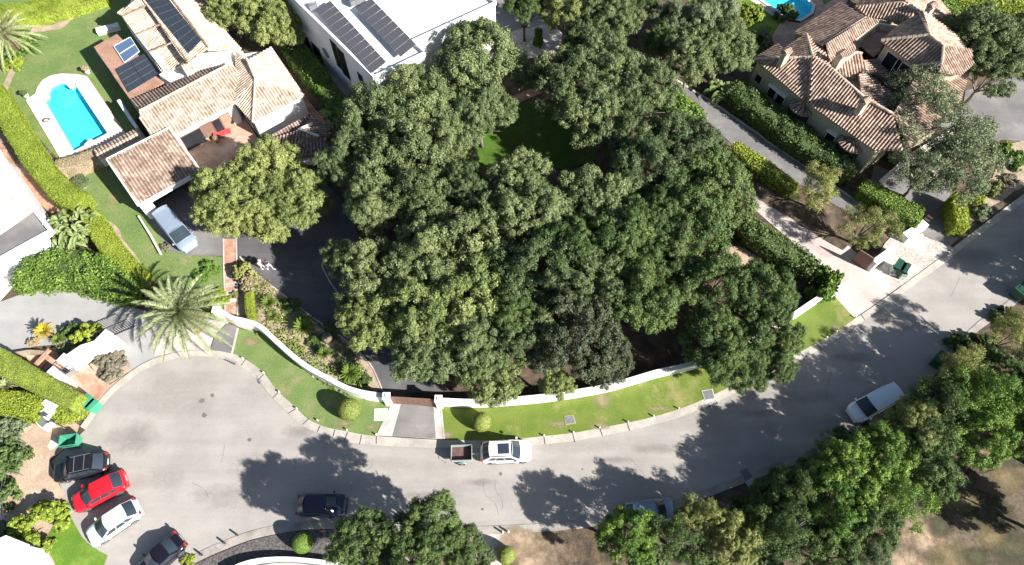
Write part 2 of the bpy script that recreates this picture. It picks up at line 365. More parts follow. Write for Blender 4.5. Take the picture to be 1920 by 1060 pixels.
# ---------------------------------------------------------------- foliage
def leafmesh(name, pos, nrm, size, tint, aspect=.55, extra=None):
    """pos (n,3), nrm (n,3), size (n,), tint (n,) -> mesh of folded leaf quads"""
    n = len(pos); nrm = nrm / (np.linalg.norm(nrm, axis=1, keepdims=True) + 1e-9)
    r = rng.normal(size=(n, 3)); a = np.cross(nrm, r); a /= (np.linalg.norm(a, axis=1, keepdims=True) + 1e-9); b = np.cross(nrm, a)
    s = size[:, None]
    v = np.empty((n, 4, 3)); v[:, 0] = pos - a * s; v[:, 2] = pos + a * s
    v[:, 1] = pos + b * s * aspect + nrm * s * .12; v[:, 3] = pos - b * s * aspect + nrm * s * .12
    verts = v.reshape(-1, 3); faces = np.arange(4 * n).reshape(n, 4); T = tint
    nv = len(verts); nf = n
    ev = np.zeros((0, 3)); ef = []; et = []
    if extra: ev, ef, et = np.array(extra[0]), extra[1], extra[2]
    me = bpy.data.meshes.new(name)
    lt = [4] * n + [len(f) for f in ef]; idx = np.concatenate([faces.reshape(-1)] + [np.array(f) + nv for f in ef]) if len(ef) else faces.reshape(-1)
    allv = np.concatenate([verts, ev]) if len(ev) else verts
    me.vertices.add(len(allv)); me.vertices.foreach_set('co', allv.astype(np.float32).reshape(-1))
    me.loops.add(len(idx)); me.loops.foreach_set('vertex_index', idx.astype(np.int32))
    me.polygons.add(len(lt)); ls = np.concatenate([[0], np.cumsum(lt)[:-1]]).astype(np.int32)
    me.polygons.foreach_set('loop_start', ls); me.polygons.foreach_set('loop_total', np.array(lt, dtype=np.int32))
    me.update(calc_edges=True)
    at = me.attributes.new('tint', 'FLOAT', 'FACE'); at.data.foreach_set('value', np.concatenate([T, np.array(et)]).astype(np.float32))
    return me
def usph(n):
    v = rng.normal(size=(n, 3)); return v / np.linalg.norm(v, axis=1, keepdims=True)
def crown_mesh(name, R0=6.0, flat=.62, lobes=18, lr=(.24, .34), subs=14, sr=(.20, .42), per=150, leaf=.15, jag=.18, seed=1, spiky=0.0, low=-.3, nz=.6, stretch=.85, gap=.62):
    """limb lobes spread over a dome, each lobe carrying leafy puffs on its upper and outer side"""
    global rng
    rng = np.random.default_rng(seed)
    ph = rng.uniform(0, 6.28, 6); k = [2, 3, 5, 7]; am = jag * np.array([.5, .45, .35, .3])
    L = []; tries = 0
    while len(L) < lobes and tries < 6000:
        tries += 1; d = usph(1)[0]
        if d[2] < low: continue
        t = math.atan2(d[1], d[0]); e = 1 + sum(am[i] * math.sin(k[i] * t + ph[i]) for i in range(4))
        r = rng.uniform(*lr); c = d * (e * (1 - r) * (1 if rng.random() > .22 else rng.uniform(.35, .7))) * np.array([1, 1, flat])
        if all(np.linalg.norm((c - q[0]) * np.array([1, 1, .8])) > gap * (r + q[1]) for q in L): L.append((c, r))
    P_, N_, S_, T_ = [], [], [], []
    for c, r in L:
        tl = rng.uniform(.25, .65); subl = []
        tries = 0
        while len(subl) < subs and tries < 900:
            tries += 1; d = usph(1)[0]; out = c / (np.linalg.norm(c) + 1e-6)
            if d[2] < -.25 and rng.random() < .8: continue
            if d @ out < -.55: continue
            q = c + d * r * np.array([1, 1, stretch]) * rng.uniform(.72, .98); sr_ = r * rng.uniform(*sr)
            if all(np.linalg.norm(q - o[0]) > .75 * (sr_ + o[1]) for o in subl): subl.append((q, sr_, d))
        for q, sr_, dl in subl:
            n = int(per * (sr_ / .1) ** 2); d = usph(n); d[:, 2] = np.where(d[:, 2] < -.3, -d[:, 2] * .7, d[:, 2])
            rad = sr_ * (.55 + .5 * rng.random(n) ** .7)
            if spiky: rad = rad * (1 + spiky * (rng.random(n) ** 4) * np.clip(d @ (dl + np.array([0, 0, .5])), 0, 2))
            P_.append((q + d * rad[:, None] + rng.normal(size=(n, 3)) * .014) * R0); N_.append(d + .5 * dl + rng.normal(size=(n, 3)) * nz + np.array([0, 0, .25]))
            S_.append(leaf * (.55 + .9 * rng.random(n))); T_.append(np.clip(tl + rng.uniform(-.15, .15) + rng.normal(size=n) * .24, 0, 1))
        n = int(per * 1.6 * (r / .28)); d = usph(n); P_.append((c + d * (r * .62 * rng.random(n) ** .4)[:, None]) * R0); N_.append(d + rng.normal(size=(n, 3))); S_.append(leaf * (.6 + .8 * rng.random(n))); T_.append(np.clip(tl - .1 + rng.normal(size=n) * .2, 0, 1))
    return leafmesh(name, np.concatenate(P_), np.concatenate(N_), np.concatenate(S_), np.concatenate(T_))
CROWNS = {}
def crown(kind):
    if kind in CROWNS: return CROWNS[kind]
    i = int(kind[-1])
    if kind.startswith('oak'): m = crown_mesh('oak_crown', seed=10 + i, lobes=22, leaf=.105, per=310, spiky=.7, lr=(.22, .34), gap=.66)
    elif kind.startswith('dense'): m = crown_mesh('dense_crown', seed=30 + i, lobes=26, lr=(.20, .28), subs=12, leaf=.105, per=300, gap=.58, jag=.14, spiky=.35)
    elif kind.startswith('airy'): m = crown_mesh('airy_crown', seed=50 + i, lobes=22, lr=(.16, .30), sr=(.3, .5), subs=9, leaf=.11, per=120, spiky=.9, jag=.34, gap=.55, nz=.9)
    elif kind.startswith('tuft'): m = crown_mesh('tufted_crown', seed=70 + i, lobes=24, lr=(.18, .29), subs=12, sr=(.24, .38), leaf=.118, per=250, spiky=.9, jag=.22, gap=.6)
    elif kind.startswith('bush'): m = crown_mesh('bush_foliage', seed=90 + i, R0=1.0, flat=.8, lobes=13, lr=(.26, .38), subs=9, leaf=.052, per=75, gap=.5, low=-.2, jag=.12)
    elif kind.startswith('bare'): m = None
    CROWNS[kind] = m; return m
def trunk_mesh(H, R0, seed, r=.26, n=7, hub=.35):
    rr = random.Random(seed); mb = MB(); h0 = H * hub
    mb.tube([(0, 0, 0), (.08, .05, h0 * .5), (.1 * rr.uniform(-1, 1), .1, h0)], [r * 1.25, r, r * .85], 9)
    for i in range(n):
        a = 6.283 * i / n + rr.uniform(-.3, .3); e = R0 * rr.uniform(.5, .92); z1 = h0 + (H - h0) * rr.uniform(.4, .95)
        m1 = (math.cos(a) * e * .45, math.sin(a) * e * .45, h0 + (z1 - h0) * .6); m2 = (math.cos(a) * e, math.sin(a) * e, z1)
        mb.tube([(.05, .05, h0 * .92), m1, m2], [r * .6, r * .38, r * .14], 6)
        for k in range(3):
            b = a + rr.uniform(-.8, .8); f = rr.uniform(.15, .35) * R0
            mb.tube([m1, (m1[0] + math.cos(b) * f, m1[1] + math.sin(b) * f, m1[2] + rr.uniform(.3, 1.6))], [r * .25, r * .08], 5)
    return mb
TR = {}
def tree(x, y, rpx, H, kind, leaf, label, group, name='oak_tree', sq=1.0, rot=None, cat='tree', flat=1.22):
    """crown centre seen at pixel (x, y), crown radius rpx pixels, total height H metres"""
    R1 = rpx * mpp(x, y, H * .6); k = R1 / 6.0
    rz = 6.0 * .62 * k * flat; zc = max(H - rz, rz * .6)
    c = P(x, y, zc + rz * .25)
    t = thing(name, label, cat, (c.x, c.y, 0), random.uniform(0, 6.28) if rot is None else rot, group)
    o = bpy.data.objects.new('crown', crown(kind)); COL.objects.link(o); o.parent = t; o.location = (0, 0, zc)
    o.scale = (k, k * sq, k * flat)
    if not o.data.materials: o.data.materials.append(None)
    o.material_slots[0].link = 'OBJECT'; o.material_slots[0].material = M[leaf]
    key = (round(H), round(R1))
    if key not in TR: TR[key] = trunk_mesh(zc + .5, R1 * .9, hash(key) % 999, r=.10 + .022 * R1)
    tr = obj('trunk', TR[key], M['bark'], t, smooth=True)
    return t
def bush(x, y, rpx, leaf, label, group=None, name='bush', h=.75, z=0.0, kind=None, cat='bush', sq=1.0):
    r = rpx * mpp(x, y, z + .5)
    c = P(x, y, z + r * h * .9)
    me = crown(kind or random.choice(['bush1', 'bush2', 'bush3']))
    o = bpy.data.objects.new(name, me); COL.objects.link(o); o.location = (c.x, c.y, z + r * h * .25); o.scale = (r * 1.06, r * 1.06 * sq, r * h / .8)
    o.rotation_euler = (0, 0, random.uniform(0, 6.28) if sq == 1.0 else 0)
    if not me.materials: me.materials.append(None)
    o.material_slots[0].link = 'OBJECT'; o.material_slots[0].material = M[leaf]
    return tag(o, label, cat, group)
def ball(x, y, rpx, leaf, label, name='clipped_ball_bush', hh=1.3, group=None):
    global rng; rng = np.random.default_rng(int(x))
    r = rpx * mpp(x, y, 1); n = int(9000); d = usph(n); d = d[d[:, 2] > -.75]; n = len(d)
    c = P(x, y, r * hh * .9)
    z0 = r * hh * .85
    p = d * (r * (.965 + .05 * rng.random(n)))[:, None] * np.array([1, 1, hh]) + np.array([0, 0, z0])
    me = leafmesh('foliage', p, d + rng.normal(size=(n, 3)) * .35, .045 * (.6 + .8 * rng.random(n)), np.clip(.5 + rng.normal(size=n) * .25, 0, 1))
    me.materials.append(M[leaf])
    t = thing(name, label, 'bush', (c.x, c.y, 0), 0, group)
    o = bpy.data.objects.new('foliage', me); COL.objects.link(o); o.parent = t
    core = MB().lathe((0, 0, z0), [(max(.001, .955 * r * math.cos(a)), .955 * r * hh * math.sin(a)) for a in np.linspace(-1.0, 1.57, 12)], 24)
    obj('twig_core', core, M[leaf + '_core'] if leaf + '_core' in M else M['corebush'], t, smooth=True)
    obj('stem', MB().tube([(0, 0, 0), (0, 0, z0 * .5)], [.06, .05], 7), M['bark'], t)
    return t
M['corebush'] = mat('inner_leaf_mass', (.05, .075, .02), (.07, .10, .03), 4, fine=.3, fs=12)
M['corelime'] = mat('inner_lime_leaf_mass', (.20, .25, .03), (.26, .31, .04), 4, fine=.3, fs=12)
def hedge(line, wid, h, leaf, label, leafsize=.07, dens=210, rough=.10, name='hedge', core='corebush', group=None, tint=.5, world=False, lump=.0, cat='hedge'):
    """line of photo pixels seen on top of the hedge centre; wid, h in metres"""
    global rng; rng = np.random.default_rng(int(abs(line[0][0]) * 7 + abs(line[-1][1])))
    L = [P(x, y, h) for x, y in line] if not world else [Vector((x, y, h)) for x, y in line]
    c0 = L[0]; pts = [(p.x - c0.x, p.y - c0.y) for p in L]; w = wid if isinstance(wid, (list, tuple)) else [wid] * len(pts)
    pts2 = []; ww = []
    for i in range(len(pts) - 1):
        m = max(1, int(math.hypot(pts[i + 1][0] - pts[i][0], pts[i + 1][1] - pts[i][1]) / .8))
        for j in range(m):
            t = j / m; pts2.append((pts[i][0] + (pts[i + 1][0] - pts[i][0]) * t, pts[i][1] + (pts[i + 1][1] - pts[i][1]) * t)); ww.append(w[i] + (w[i + 1] - w[i]) * t)
    pts2.append(pts[-1]); ww.append(w[-1])
    T = thing(name, label, cat, (c0.x, c0.y, 0), 0, group)
    tot = []; 
    P_, N_ = [], []
    for i in range(len(pts2) - 1):
        a = np.array(pts2[i] + (0,)); b = np.array(pts2[i + 1] + (0,)); d = b - a; ln = np.linalg.norm(d)
        if ln < 1e-4: continue
        d /= ln; q = np.array([-d[1], d[0], 0]); W = (ww[i] + ww[i + 1]) / 2
        per = W + 2 * h; n = int(ln * per * dens)
        t = rng.random(n) * ln; s = rng.random(n) * per
        top = (s > h) & (s < h + W); lft = s <= h
        off = np.where(top, s - h - W / 2, np.where(lft, -W / 2, W / 2)); z = np.where(top, h, np.where(lft, s, per - s))
        nn = np.where(top[:, None], np.array([0, 0, 1.]), np.where(lft[:, None], -q, q))
        rnd = np.clip((np.abs(off) - W * .36) / (W * .14), 0, 1) * np.where(top, 1, 0); z = z - rnd ** 2 * .12
        wob = (lump + .035) * (np.sin(t * 2.1 + i * 1.7) * np.cos(off * 3 + i) + .6 * np.sin(i * .9 + t))
        p = a + d * t[:, None] + q * off[:, None] + np.array([0, 0, 1]) * (z + np.where(top, wob, 0))[:, None] + nn * ((rng.random(n) ** 2) * rough - rough * .35 + np.where(top, 0, wob * .6))[:, None]
        P_.append(p); N_.append(nn + rng.normal(size=(n, 3)) * .55)
    for e, sg in ((0, -1), (-1, 1)):
        a = np.array(pts2[e] + (0,)); j = (1 if e == 0 else -2); bb = np.array(pts2[j] + (0,)); d = (a - bb); d /= np.linalg.norm(d); q = np.array([-d[1], d[0], 0]); W = ww[e]
        n = int(W * h * dens); off = (rng.random(n) - .5) * W; z = rng.random(n) * h
        P_.append(a + q * off[:, None] + np.array([0, 0, 1]) * z[:, None] + d * (rng.random(n) * rough)[:, None]); N_.append(d + rng.normal(size=(n, 3)) * .5)
    p = np.concatenate(P_); n = len(p)
    stray = rng.random(n) < .02; p[stray] += np.stack([rng.normal(size=stray.sum()) * .08, rng.normal(size=stray.sum()) * .08, np.abs(rng.normal(size=stray.sum())) * .16], 1)
    tt = np.clip(tint + .18 * np.sin(p[:, 0] * 1.9) * np.cos(p[:, 1] * 1.6) + rng.normal(size=n) * .22, 0, 1)
    me = leafmesh('foliage', p, np.concatenate(N_), leafsize * (.6 + .8 * rng.random(n)), tt); me.materials.append(M[leaf])
    o = bpy.data.objects.new('foliage', me); COL.objects.link(o); o.parent = T
    mb = MB(); A = offset_line(pts2, 1); cw = [x * .5 - .03 for x in ww]
    vs = []
    for i in range(len(pts2)):
        nx, ny = A[i][0] - pts2[i][0], A[i][1] - pts2[i][1]
        l, r_ = (pts2[i][0] + nx * cw[i], pts2[i][1] + ny * cw[i]), (pts2[i][0] - nx * cw[i], pts2[i][1] - ny * cw[i])
        vs += [(l[0], l[1], 0), (l[0], l[1], h - .14), ((l[0] * .85 + r_[0] * .15), (l[1] * .85 + r_[1] * .15), h - .04), ((r_[0] * .85 + l[0] * .15), (r_[1] * .85 + l[1] * .15), h - .04), (r_[0], r_[1], h - .14), (r_[0], r_[1], 0)]
    fs = []; n = len(pts2)
    for i in range(n - 1):
        for k in range(5): fs.append((6 * i + k, 6 * i + k + 1, 6 * i + 7 + k, 6 * i + 6 + k))
    fs += [(5, 4, 3, 2, 1, 0), tuple(6 * (n - 1) + k for k in range(6))]
    mb.add(vs, fs); obj('twig_core', mb, M[core], T)
    return T
def frond(mbv, mbf, tt, L, az, el, droop, leaflen, nleaf, w, seed, fold=.5, z0=0.0):
    rr = random.Random(seed); ca, sa = math.cos(az), math.sin(az); pts = []
    N = 10
    for i in range(N + 1):
        t = i / N; r = L * (t * math.cos(el) * (1 - .08 * t)); z = L * (math.sin(el) * t - droop * t * t)
        pts.append(Vector((ca * r, sa * r, z + z0)))
    side = Vector((-sa, ca, 0))
    for i in range(nleaf):
        t = (i + 1) / (nleaf + 1); f = t * N; k = min(int(f), N - 1); p = pts[k].lerp(pts[k + 1], f - k); d = (pts[k + 1] - pts[k]).normalized()
        up = side.cross(d).normalized()
        if up.z < 0: up = -up
        ll = leaflen * (math.sin(math.pi * min(1, t * .85 + .18)) ** .6) * rr.uniform(.85, 1.1)
        for s in (-1, 1):
            q = (side * s * .72 + d * .75 + up * rr.uniform(fold * .25, fold)).normalized()
            e = p + q * ll - Vector((0, 0, ll * .15)); wv = d * w * .5
            o = len(mbv); mbv += [p - wv, p + wv, e + wv * .3, e - wv * .3]; mbf.append((o, o + 1, o + 2, o + 3)); tt.append(min(1, max(0, rr.gauss(.5, .22))))
    o = len(mbv)
    for i, p in enumerate(pts):
        ww_ = .035 * (1 - i / (N + 2)) * (L / 3 + .3); mbv += [p - side * ww_, p + side * ww_]
    for i in range(N): mbf.append((o + 2 * i, o + 2 * i + 1, o + 2 * i + 3, o + 2 * i + 2)); tt.append(1.0)
def fan_mesh(name, specs):
    v, f, t = [], [], []
    for a in specs: frond(v, f, t, **a)
    me = bpy.data.meshes.new(name); me.from_pydata([tuple(p) for p in v], [], f); me.update()
    at = me.attributes.new('tint', 'FLOAT', 'FACE'); at.data.foreach_set('value', np.array(t, dtype=np.float32)); return me
def palm(x, y, rpx, H, label, nf=62, L=None, name='date_palm'):
    r = rpx * mpp(x, y, H); c = P(x, y, H); T = thing(name, label, 'palm tree', (c.x, c.y, 0)); rr = random.Random(int(x))
    sp = []
    for i in range(nf):
        lvl = i / nf; el = R(68 - 92 * lvl + rr.uniform(-8, 8)); sp.append(dict(L=r * 1.05 * rr.uniform(.85, 1.08), az=i * 2.39996 + rr.uniform(-.1, .1), el=el, droop=.30 + .12 * rr.random(), leaflen=r * .115, nleaf=54, w=.075, seed=i, fold=1.15))
    me = fan_mesh('crown', sp); me.materials.append(M['l_palm']); o = bpy.data.objects.new('crown', me); COL.objects.link(o); o.parent = T; o.location = (0, 0, H - .2)
    prof = [(.42, 0), (.34, .5), (.30, H * .5), (.33, H * .85), (.48, H - .25), (.30, H - .02), (.02, H + .15)]
    obj('trunk', MB().lathe((0, 0, 0), prof, 14), M['palmbark'], T, smooth=True)
    return T
def cycad(x, y, rpx, leaf, label, h=.5, nf=38, name='cycad', group=None, z=0, fl=.13, cat='cycad'):
    r = rpx * mpp(x, y, h); c = P(x, y, h + r * .15); T = thing(name, label, cat, (c.x, c.y, z), 0, group); rr = random.Random(int(x) + 1); sp = []
    for i in range(nf):
        lvl = i / nf; sp.append(dict(L=r * 1.04 * rr.uniform(.85, 1.05), az=i * 2.39996, el=R(60 - 50 * lvl + rr.uniform(-5, 5)), droop=.28, leaflen=r * fl, nleaf=30, w=.025 + r * .012, seed=i, fold=.9))
    me = fan_mesh('crown', sp); me.materials.append(M[leaf]); o = bpy.data.objects.new('crown', me); COL.objects.link(o); o.parent = T; o.location = (0, 0, h)
    obj('trunk', MB().lathe((0, 0, 0), [(.16, 0), (.19, h * .5), (.2, h), (.1, h + .1), (.01, h + .16)], 12), M['palmbark'], T, smooth=True)
    return T
def broadleaf(x, y, rpx, leaf, label, h=2.6, n=46, name='banana_plant', ll=1.3, lw=.26, cat='plant', sq=1.0, group=None):
    r = rpx * mpp(x, y, h * .7); c = P(x, y, h * .65); T = thing(name, label, cat, (c.x, c.y, 0), 0, group); rr = random.Random(int(x) + 5)
    v, f, t = [], [], []; st = MB()
    for i in range(n):
        a = rr.uniform(0, 6.28); q = r * .72 * math.sqrt(rr.random()); b = Vector((math.cos(a) * q, math.sin(a) * q * sq, 0)); hz = h * rr.uniform(.55, 1.0) * (1.05 - .35 * q / r)
        if i % 3 == 0: obj('stem', MB().tube([b, b + Vector((0, 0, hz * .9))], [.05, .035], 5), M['l_mid'], T)
        az = a + rr.uniform(-1.4, 1.4); L_ = ll * rr.uniform(.7, 1.15); el = rr.uniform(.15, 1.0); d0 = Vector((math.cos(az), math.sin(az), 0)); side = Vector((-math.sin(az), math.cos(az), 0)); N = 6; o = len(v); tn = min(1, max(0, rr.gauss(.55, .25)))
        for k in range(N + 1):
            s = k / N; p = b + Vector((0, 0, hz)) + d0 * L_ * s * math.cos(el) + Vector((0, 0, L_ * (math.sin(el) * s - .7 * s * s))); w = lw * math.sin(math.pi * min(.97, .08 + s * .9)) ** .7
            v += [p - side * w + Vector((0, 0, w * .35)), p, p + side * w + Vector((0, 0, w * .35))]
        for k in range(N):
            for j in (0, 1): f.append((o + 3 * k + j, o + 3 * k + j + 1, o + 3 * k + j + 4, o + 3 * k + j + 3)); t.append(min(1, max(0, tn + rr.uniform(-.1, .1))))
    me = bpy.data.meshes.new('leaves'); me.from_pydata([tuple(p) for p in v], [], f); me.update()
    at = me.attributes.new('tint', 'FLOAT', 'FACE'); at.data.foreach_set('value', np.array(t, dtype=np.float32)); me.materials.append(M[leaf])
    o = bpy.data.objects.new('leaves', me); COL.objects.link(o); o.parent = T
    return T
def bareshrub(x, y, rpx, h, label, name='bare_shrub'):
    r = rpx * mpp(x, y, h); c = P(x, y, h * .7); rr = random.Random(int(x)); mb = MB()
    def br(p, d, L_, rad, lv):
        q = p + d * L_; mb.tube([p, q], [rad, rad * .6], 4, cap=False)
        if lv > 0:
            for _ in range(4):
                e = (d + Vector((rr.uniform(-.8, .8), rr.uniform(-.8, .8), rr.uniform(-.3, .6)))).normalized(); br(q, e, L_ * rr.uniform(.55, .8), rad * .62, lv - 1)
    for i in range(7):
        a = i * .9; br(Vector((0, 0, .1)), Vector((math.cos(a) * .6, math.sin(a) * .6, .9)).normalized(), r * .55, .06, 4)
    o = obj(name, mb, M['bare']); o.location = (c.x, c.y, 0); zmax = max(p[2] for p in mb.v); o.scale = (1, 1, h / zmax); return tag(o, label, 'shrub')
# ---------------------------------------------------------------- ground and paving
def hole_off(px): return px
POOL = [(82, 191), (93, 183), (90, 175), (97, 163), (112, 156), (127, 158), (135, 167), (145, 159), (206, 251), (138, 287)]
POOL2 = [(1380, -30), (1472, 34), (1500, 40), (1522, 26), (1526, 12), (1500, -12), (1440, -60)]
def wob(px, amp=1.5, step=14, seed=3):
    rr = random.Random(seed); out = []
    for i in range(len(px)):
        a, b = px[i], px[(i + 1) % len(px)]; n = max(1, int(math.hypot(b[0] - a[0], b[1] - a[1]) / step))
        for j in range(n):
            t = j / n; out.append((a[0] + (b[0] - a[0]) * t + rr.uniform(-amp, amp), a[1] + (b[1] - a[1]) * t + rr.uniform(-amp, amp)))
    return out
gpoly = [(-600, -200), (600, -200), (600, 700), (-600, 700)]
tri_h = [[P(x, y) for x, y in POOL], [P(x, y) for x, y in POOL2]]
polys = [[Vector((x, y, 0)) for x, y in gpoly]] + tri_h
fl = [p for q in polys for p in q]; fs = []
for t in tessellate_polygon(polys):
    a, b, c = (fl[i] for i in t); fs.append(tuple(t) if (b - a).cross(c - a).z > 0 else tuple(t)[::-1])
M['sandyfield'] = mat('sandy_dry_grass', (.40, .29, .20), (.20, .15, .09), .9, c3=(.15, .12, .07), s3=.5, fine=.35, fs=5, bump=.6)
g = obj('ground', MB().add(fl, fs), M['litter']); g['kind'] = 'structure'

lawnW = [(438, 664), (455, 671), (476, 684), (494, 699), (508, 717), (522, 735), (553, 763), (578, 786), (611, 801), (650, 809), (680, 815), (708, 818), (770, 822), (833, 825)]
lawnE = [(833, 825), (900, 826), (960, 824), (1019, 818), (1074, 812), (1123, 803), (1176, 793), (1224, 782), (1271, 768), (1310, 753), (1345, 737), (1400, 710), (1450, 686), (1497, 662), (1549, 634), (1567, 623), (1603, 598), (1650, 566), (1700, 530), (1765, 482), (1800, 454), (1845, 420), (1895, 382), (1960, 335)]
kerbN_in = [(150, 800), (163, 782), (180, 758), (200, 735), (225, 712), (255, 690), (285, 674), (330, 661), (370, 657), (410, 658)] + lawnW + lawnE[1:]
roadN = [(160, 806), (172, 788), (190, 764), (210, 741), (235, 719), (262, 699), (292, 684), (332, 672), (370, 668), (405, 670), (428, 676), (447, 685), (466, 699), (484, 713), (497, 729), (511, 746), (540, 775), (566, 797), (594, 811), (624, 820), (650, 828), (680, 833), (757, 838), (830, 840), (905, 841), (965, 839), (1022, 833), (1078, 827), (1127, 818), (1180, 808), (1228, 796), (1276, 782), (1316, 766), (1352, 750), (1406, 723), (1457, 698), (1505, 673), (1557, 644), (1576, 632), (1612, 607), (1659, 574), (1710, 538), (1774, 491), (1809, 462), (1855, 428), (1905, 390), (1970, 343)]
roadS = [(1990, 490), (1920, 549), (1880, 580), (1837, 609), (1794, 650), (1745, 700), (1700, 742), (1660, 772), (1600, 812), (1540, 843), (1500, 860), (1440, 880), (1390, 899), (1340, 918), (1278, 942), (1200, 962), (1120, 978), (1040, 987), (960, 992), (880, 994), (800, 992), (720, 988), (640, 984), (580, 984), (520, 992), (470, 1003), (420, 1022), (365, 1047), (340, 1075), (180, 1110), (176, 1050), (201, 1043), (176, 1029), (153, 1008), (130, 966), (118, 925), (97, 865), (118, 845), (143, 822)]
cs = smoothline(roadN, 3)
sheet('road', cs + roadS, .015, M['road'])
kn = smoothline(kerbN_in, 3)
def strip(name, inner, outer, z, m, thick=.12):
    v = []; f = []; n = min(len(inner), len(outer))
    A = [P(*p, z) for p in inner]; B = [P(*p, z * .35 + .02) for p in outer]
    mb = MB()
    for i in range(n - 1): mb.quad(A[i], A[i + 1], B[i + 1], B[i])
    me = obj(name, mb, m); me['kind'] = 'structure'
    # orient up
    for p in me.data.polygons:
        pass
    return me
strip('kerb_pavement', [kn[i] for i in range(0, len(kn))], [cs[min(len(cs) - 1, i)] for i in range(len(kn))], .11, M['kerb'])
# south gutter
M['gutter'] = mat('stained_gutter_concrete', (.33, .30, .27), (.27, .245, .22), .8, c3=(.20, .18, .16), s3=.4, fine=.15, fs=9)
sg = [(1920, 549), (1880, 580), (1837, 609), (1794, 650), (1745, 700), (1700, 742), (1660, 772), (1600, 812), (1540, 843), (1500, 860), (1440, 880), (1390, 899), (1340, 918), (1278, 942), (1200, 962), (1120, 978), (1040, 987), (960, 992), (880, 994), (800, 992), (720, 988), (640, 984), (580, 984), (520, 992), (470, 1003), (420, 1022), (365, 1047), (340, 1075)]
sg1 = smoothline(sg, 2); sg2 = [(x + 1, y + 9) for x, y in sg1]
strip('gutter_kerb', [(x - 1, y - 7) for x, y in sg1], sg2, .05, M['gutter'])
# joints across the pavement: thin dark sheets
jm = MB()
for a, b in [((451, 686), (462, 672)), ((484, 712), (496, 700)), ((511, 746), (523, 735)), ((540, 775), (556, 766)), ((567, 796), (579, 785)), ((594, 811), (600, 799)), ((624, 819), (628, 806)), ((645, 827), (652, 811)), ((674, 833), (678, 816)), ((705, 833), (706, 818)), ((1022, 833), (1020, 819)), ((1078, 829), (1074, 813)), ((1130, 818), (1125, 804)), ((1181, 808), (1176, 793)), ((1510, 672), (1500, 661)), ((1540, 655), (1531, 644)), ((1622, 600), (1615, 590))]:
    A, B = P(*a, .118), P(*b, .118); d = (B - A).normalized(); q = Vector((-d.y, d.x, 0)) * .03
    A.z = .07; B.z = .125; jm.quad(A - q, A + q, B + q, B - q)
o = obj('pavement_joints', jm, M['dark']); o['kind'] = 'structure'
# tar patches, drain slots in the road
M['tar'] = mat('tar_patch', (.115, .11, .108), (.15, .142, .138), 3, fine=.3, fs=9)
M['roaddark'] = mat('older_asphalt', (.27, .257, .245), (.30, .287, .27), .5, fine=.08, fs=22)
for i, (x, y, r) in enumerate([(378, 752, 5), (398, 742, 4), (383, 779, 5), (468, 825, 4), (262, 1010, 0), (496, 852, 2), (1092, 880, 2), (938, 889, 4), (905, 955, 3)]):
    if r:
        rr = random.Random(i); sheet('tar_stain', [(x + r * rr.uniform(.6, 1.3) * math.cos(a), y + r * rr.uniform(.6, 1.2) * math.sin(a)) for a in np.linspace(0, 6.28, 11)[:-1]], .020, M['tar'])
ck = MB()
def crack(pts, w=.025):
    p = [P(x, y, .021) for x, y in pts]
    for a, b in zip(p, p[1:]):
        d = (b - a).normalized(); q = Vector((-d.y, d.x, 0)) * w; ck.quad(a - q, a + q, b + q, b - q)
rr = random.Random(4)
for x, y, a, n in [(396, 600 + 110, 2.0, 0), (907, 905, 1.9, 10), (930, 900, 1.75, 9), (360, 905, .8, 6), (700, 870, 2.6, 7), (420, 830, 1.1, 6), (1180, 860, .3, 9), (1560, 700, 2.5, 7), (560, 850, 1.7, 5), (1800, 520, 2.2, 6)]:
    if n:
        pts = [(x, y)]
        for i in range(n): a += rr.uniform(-.4, .4); x += 7 * math.cos(a); y += 7 * math.sin(a); pts.append((x, y))
        crack(pts, .012)
o = obj('road_cracks', ck, M['tar']); o['kind'] = 'structure'
# lawns
wb = [(446, 616), (470, 621), (495, 629), (510, 641), (522, 653), (537, 667), (553, 681), (583, 704), (617, 722), (655, 740), (688, 750), (725, 756)]
sheet('lawn', smoothline(lawnW[:12], 2) + [(736, 757)] + wb[::-1], .10, M['grass'])
wb2 = [(827, 763), (875, 765), (922, 764), (960, 762), (999, 758), (1055, 751), (1131, 738), (1182, 724), (1233, 709), (1280, 699), (1330, 684), (1380, 664), (1450, 625), (1514, 582), (1562, 552)]
M['grassE'] = mat('sunny_lawn', (.10, .152, .02), (.14, .18, .032), .5, c3=(.27, .24, .10), s3=.22, fine=.25, fs=10, bump=.5, lo3=.55, hi3=.7)
sheet('lawn', smoothline([p for p in lawnE if p[0] <= 1604], 2) + wb2[::-1], .10, M['grassE'])
# bare patches of the lawns
for i, (x, y, rx, ry) in enumerate([(645, 796, 34, 13), (1130, 752, 22, 26), (1125, 797, 30, 11), (695, 800, 24, 10), (1240, 768, 36, 8), (842, 815, 16, 10), (470, 640, 22, 14), (1050, 795, 26, 12), (1575, 615, 24, 14), (880, 745, 30, 10)]):
    rr = random.Random(i + 9); sheet('bare_lawn_patch', [(x + rx * rr.uniform(.5, 1.15) * math.cos(a), y + ry * rr.uniform(.5, 1.15) * math.sin(a)) for a in np.linspace(0, 6.28, 15)[:-1]], .106, M['baresoil'])
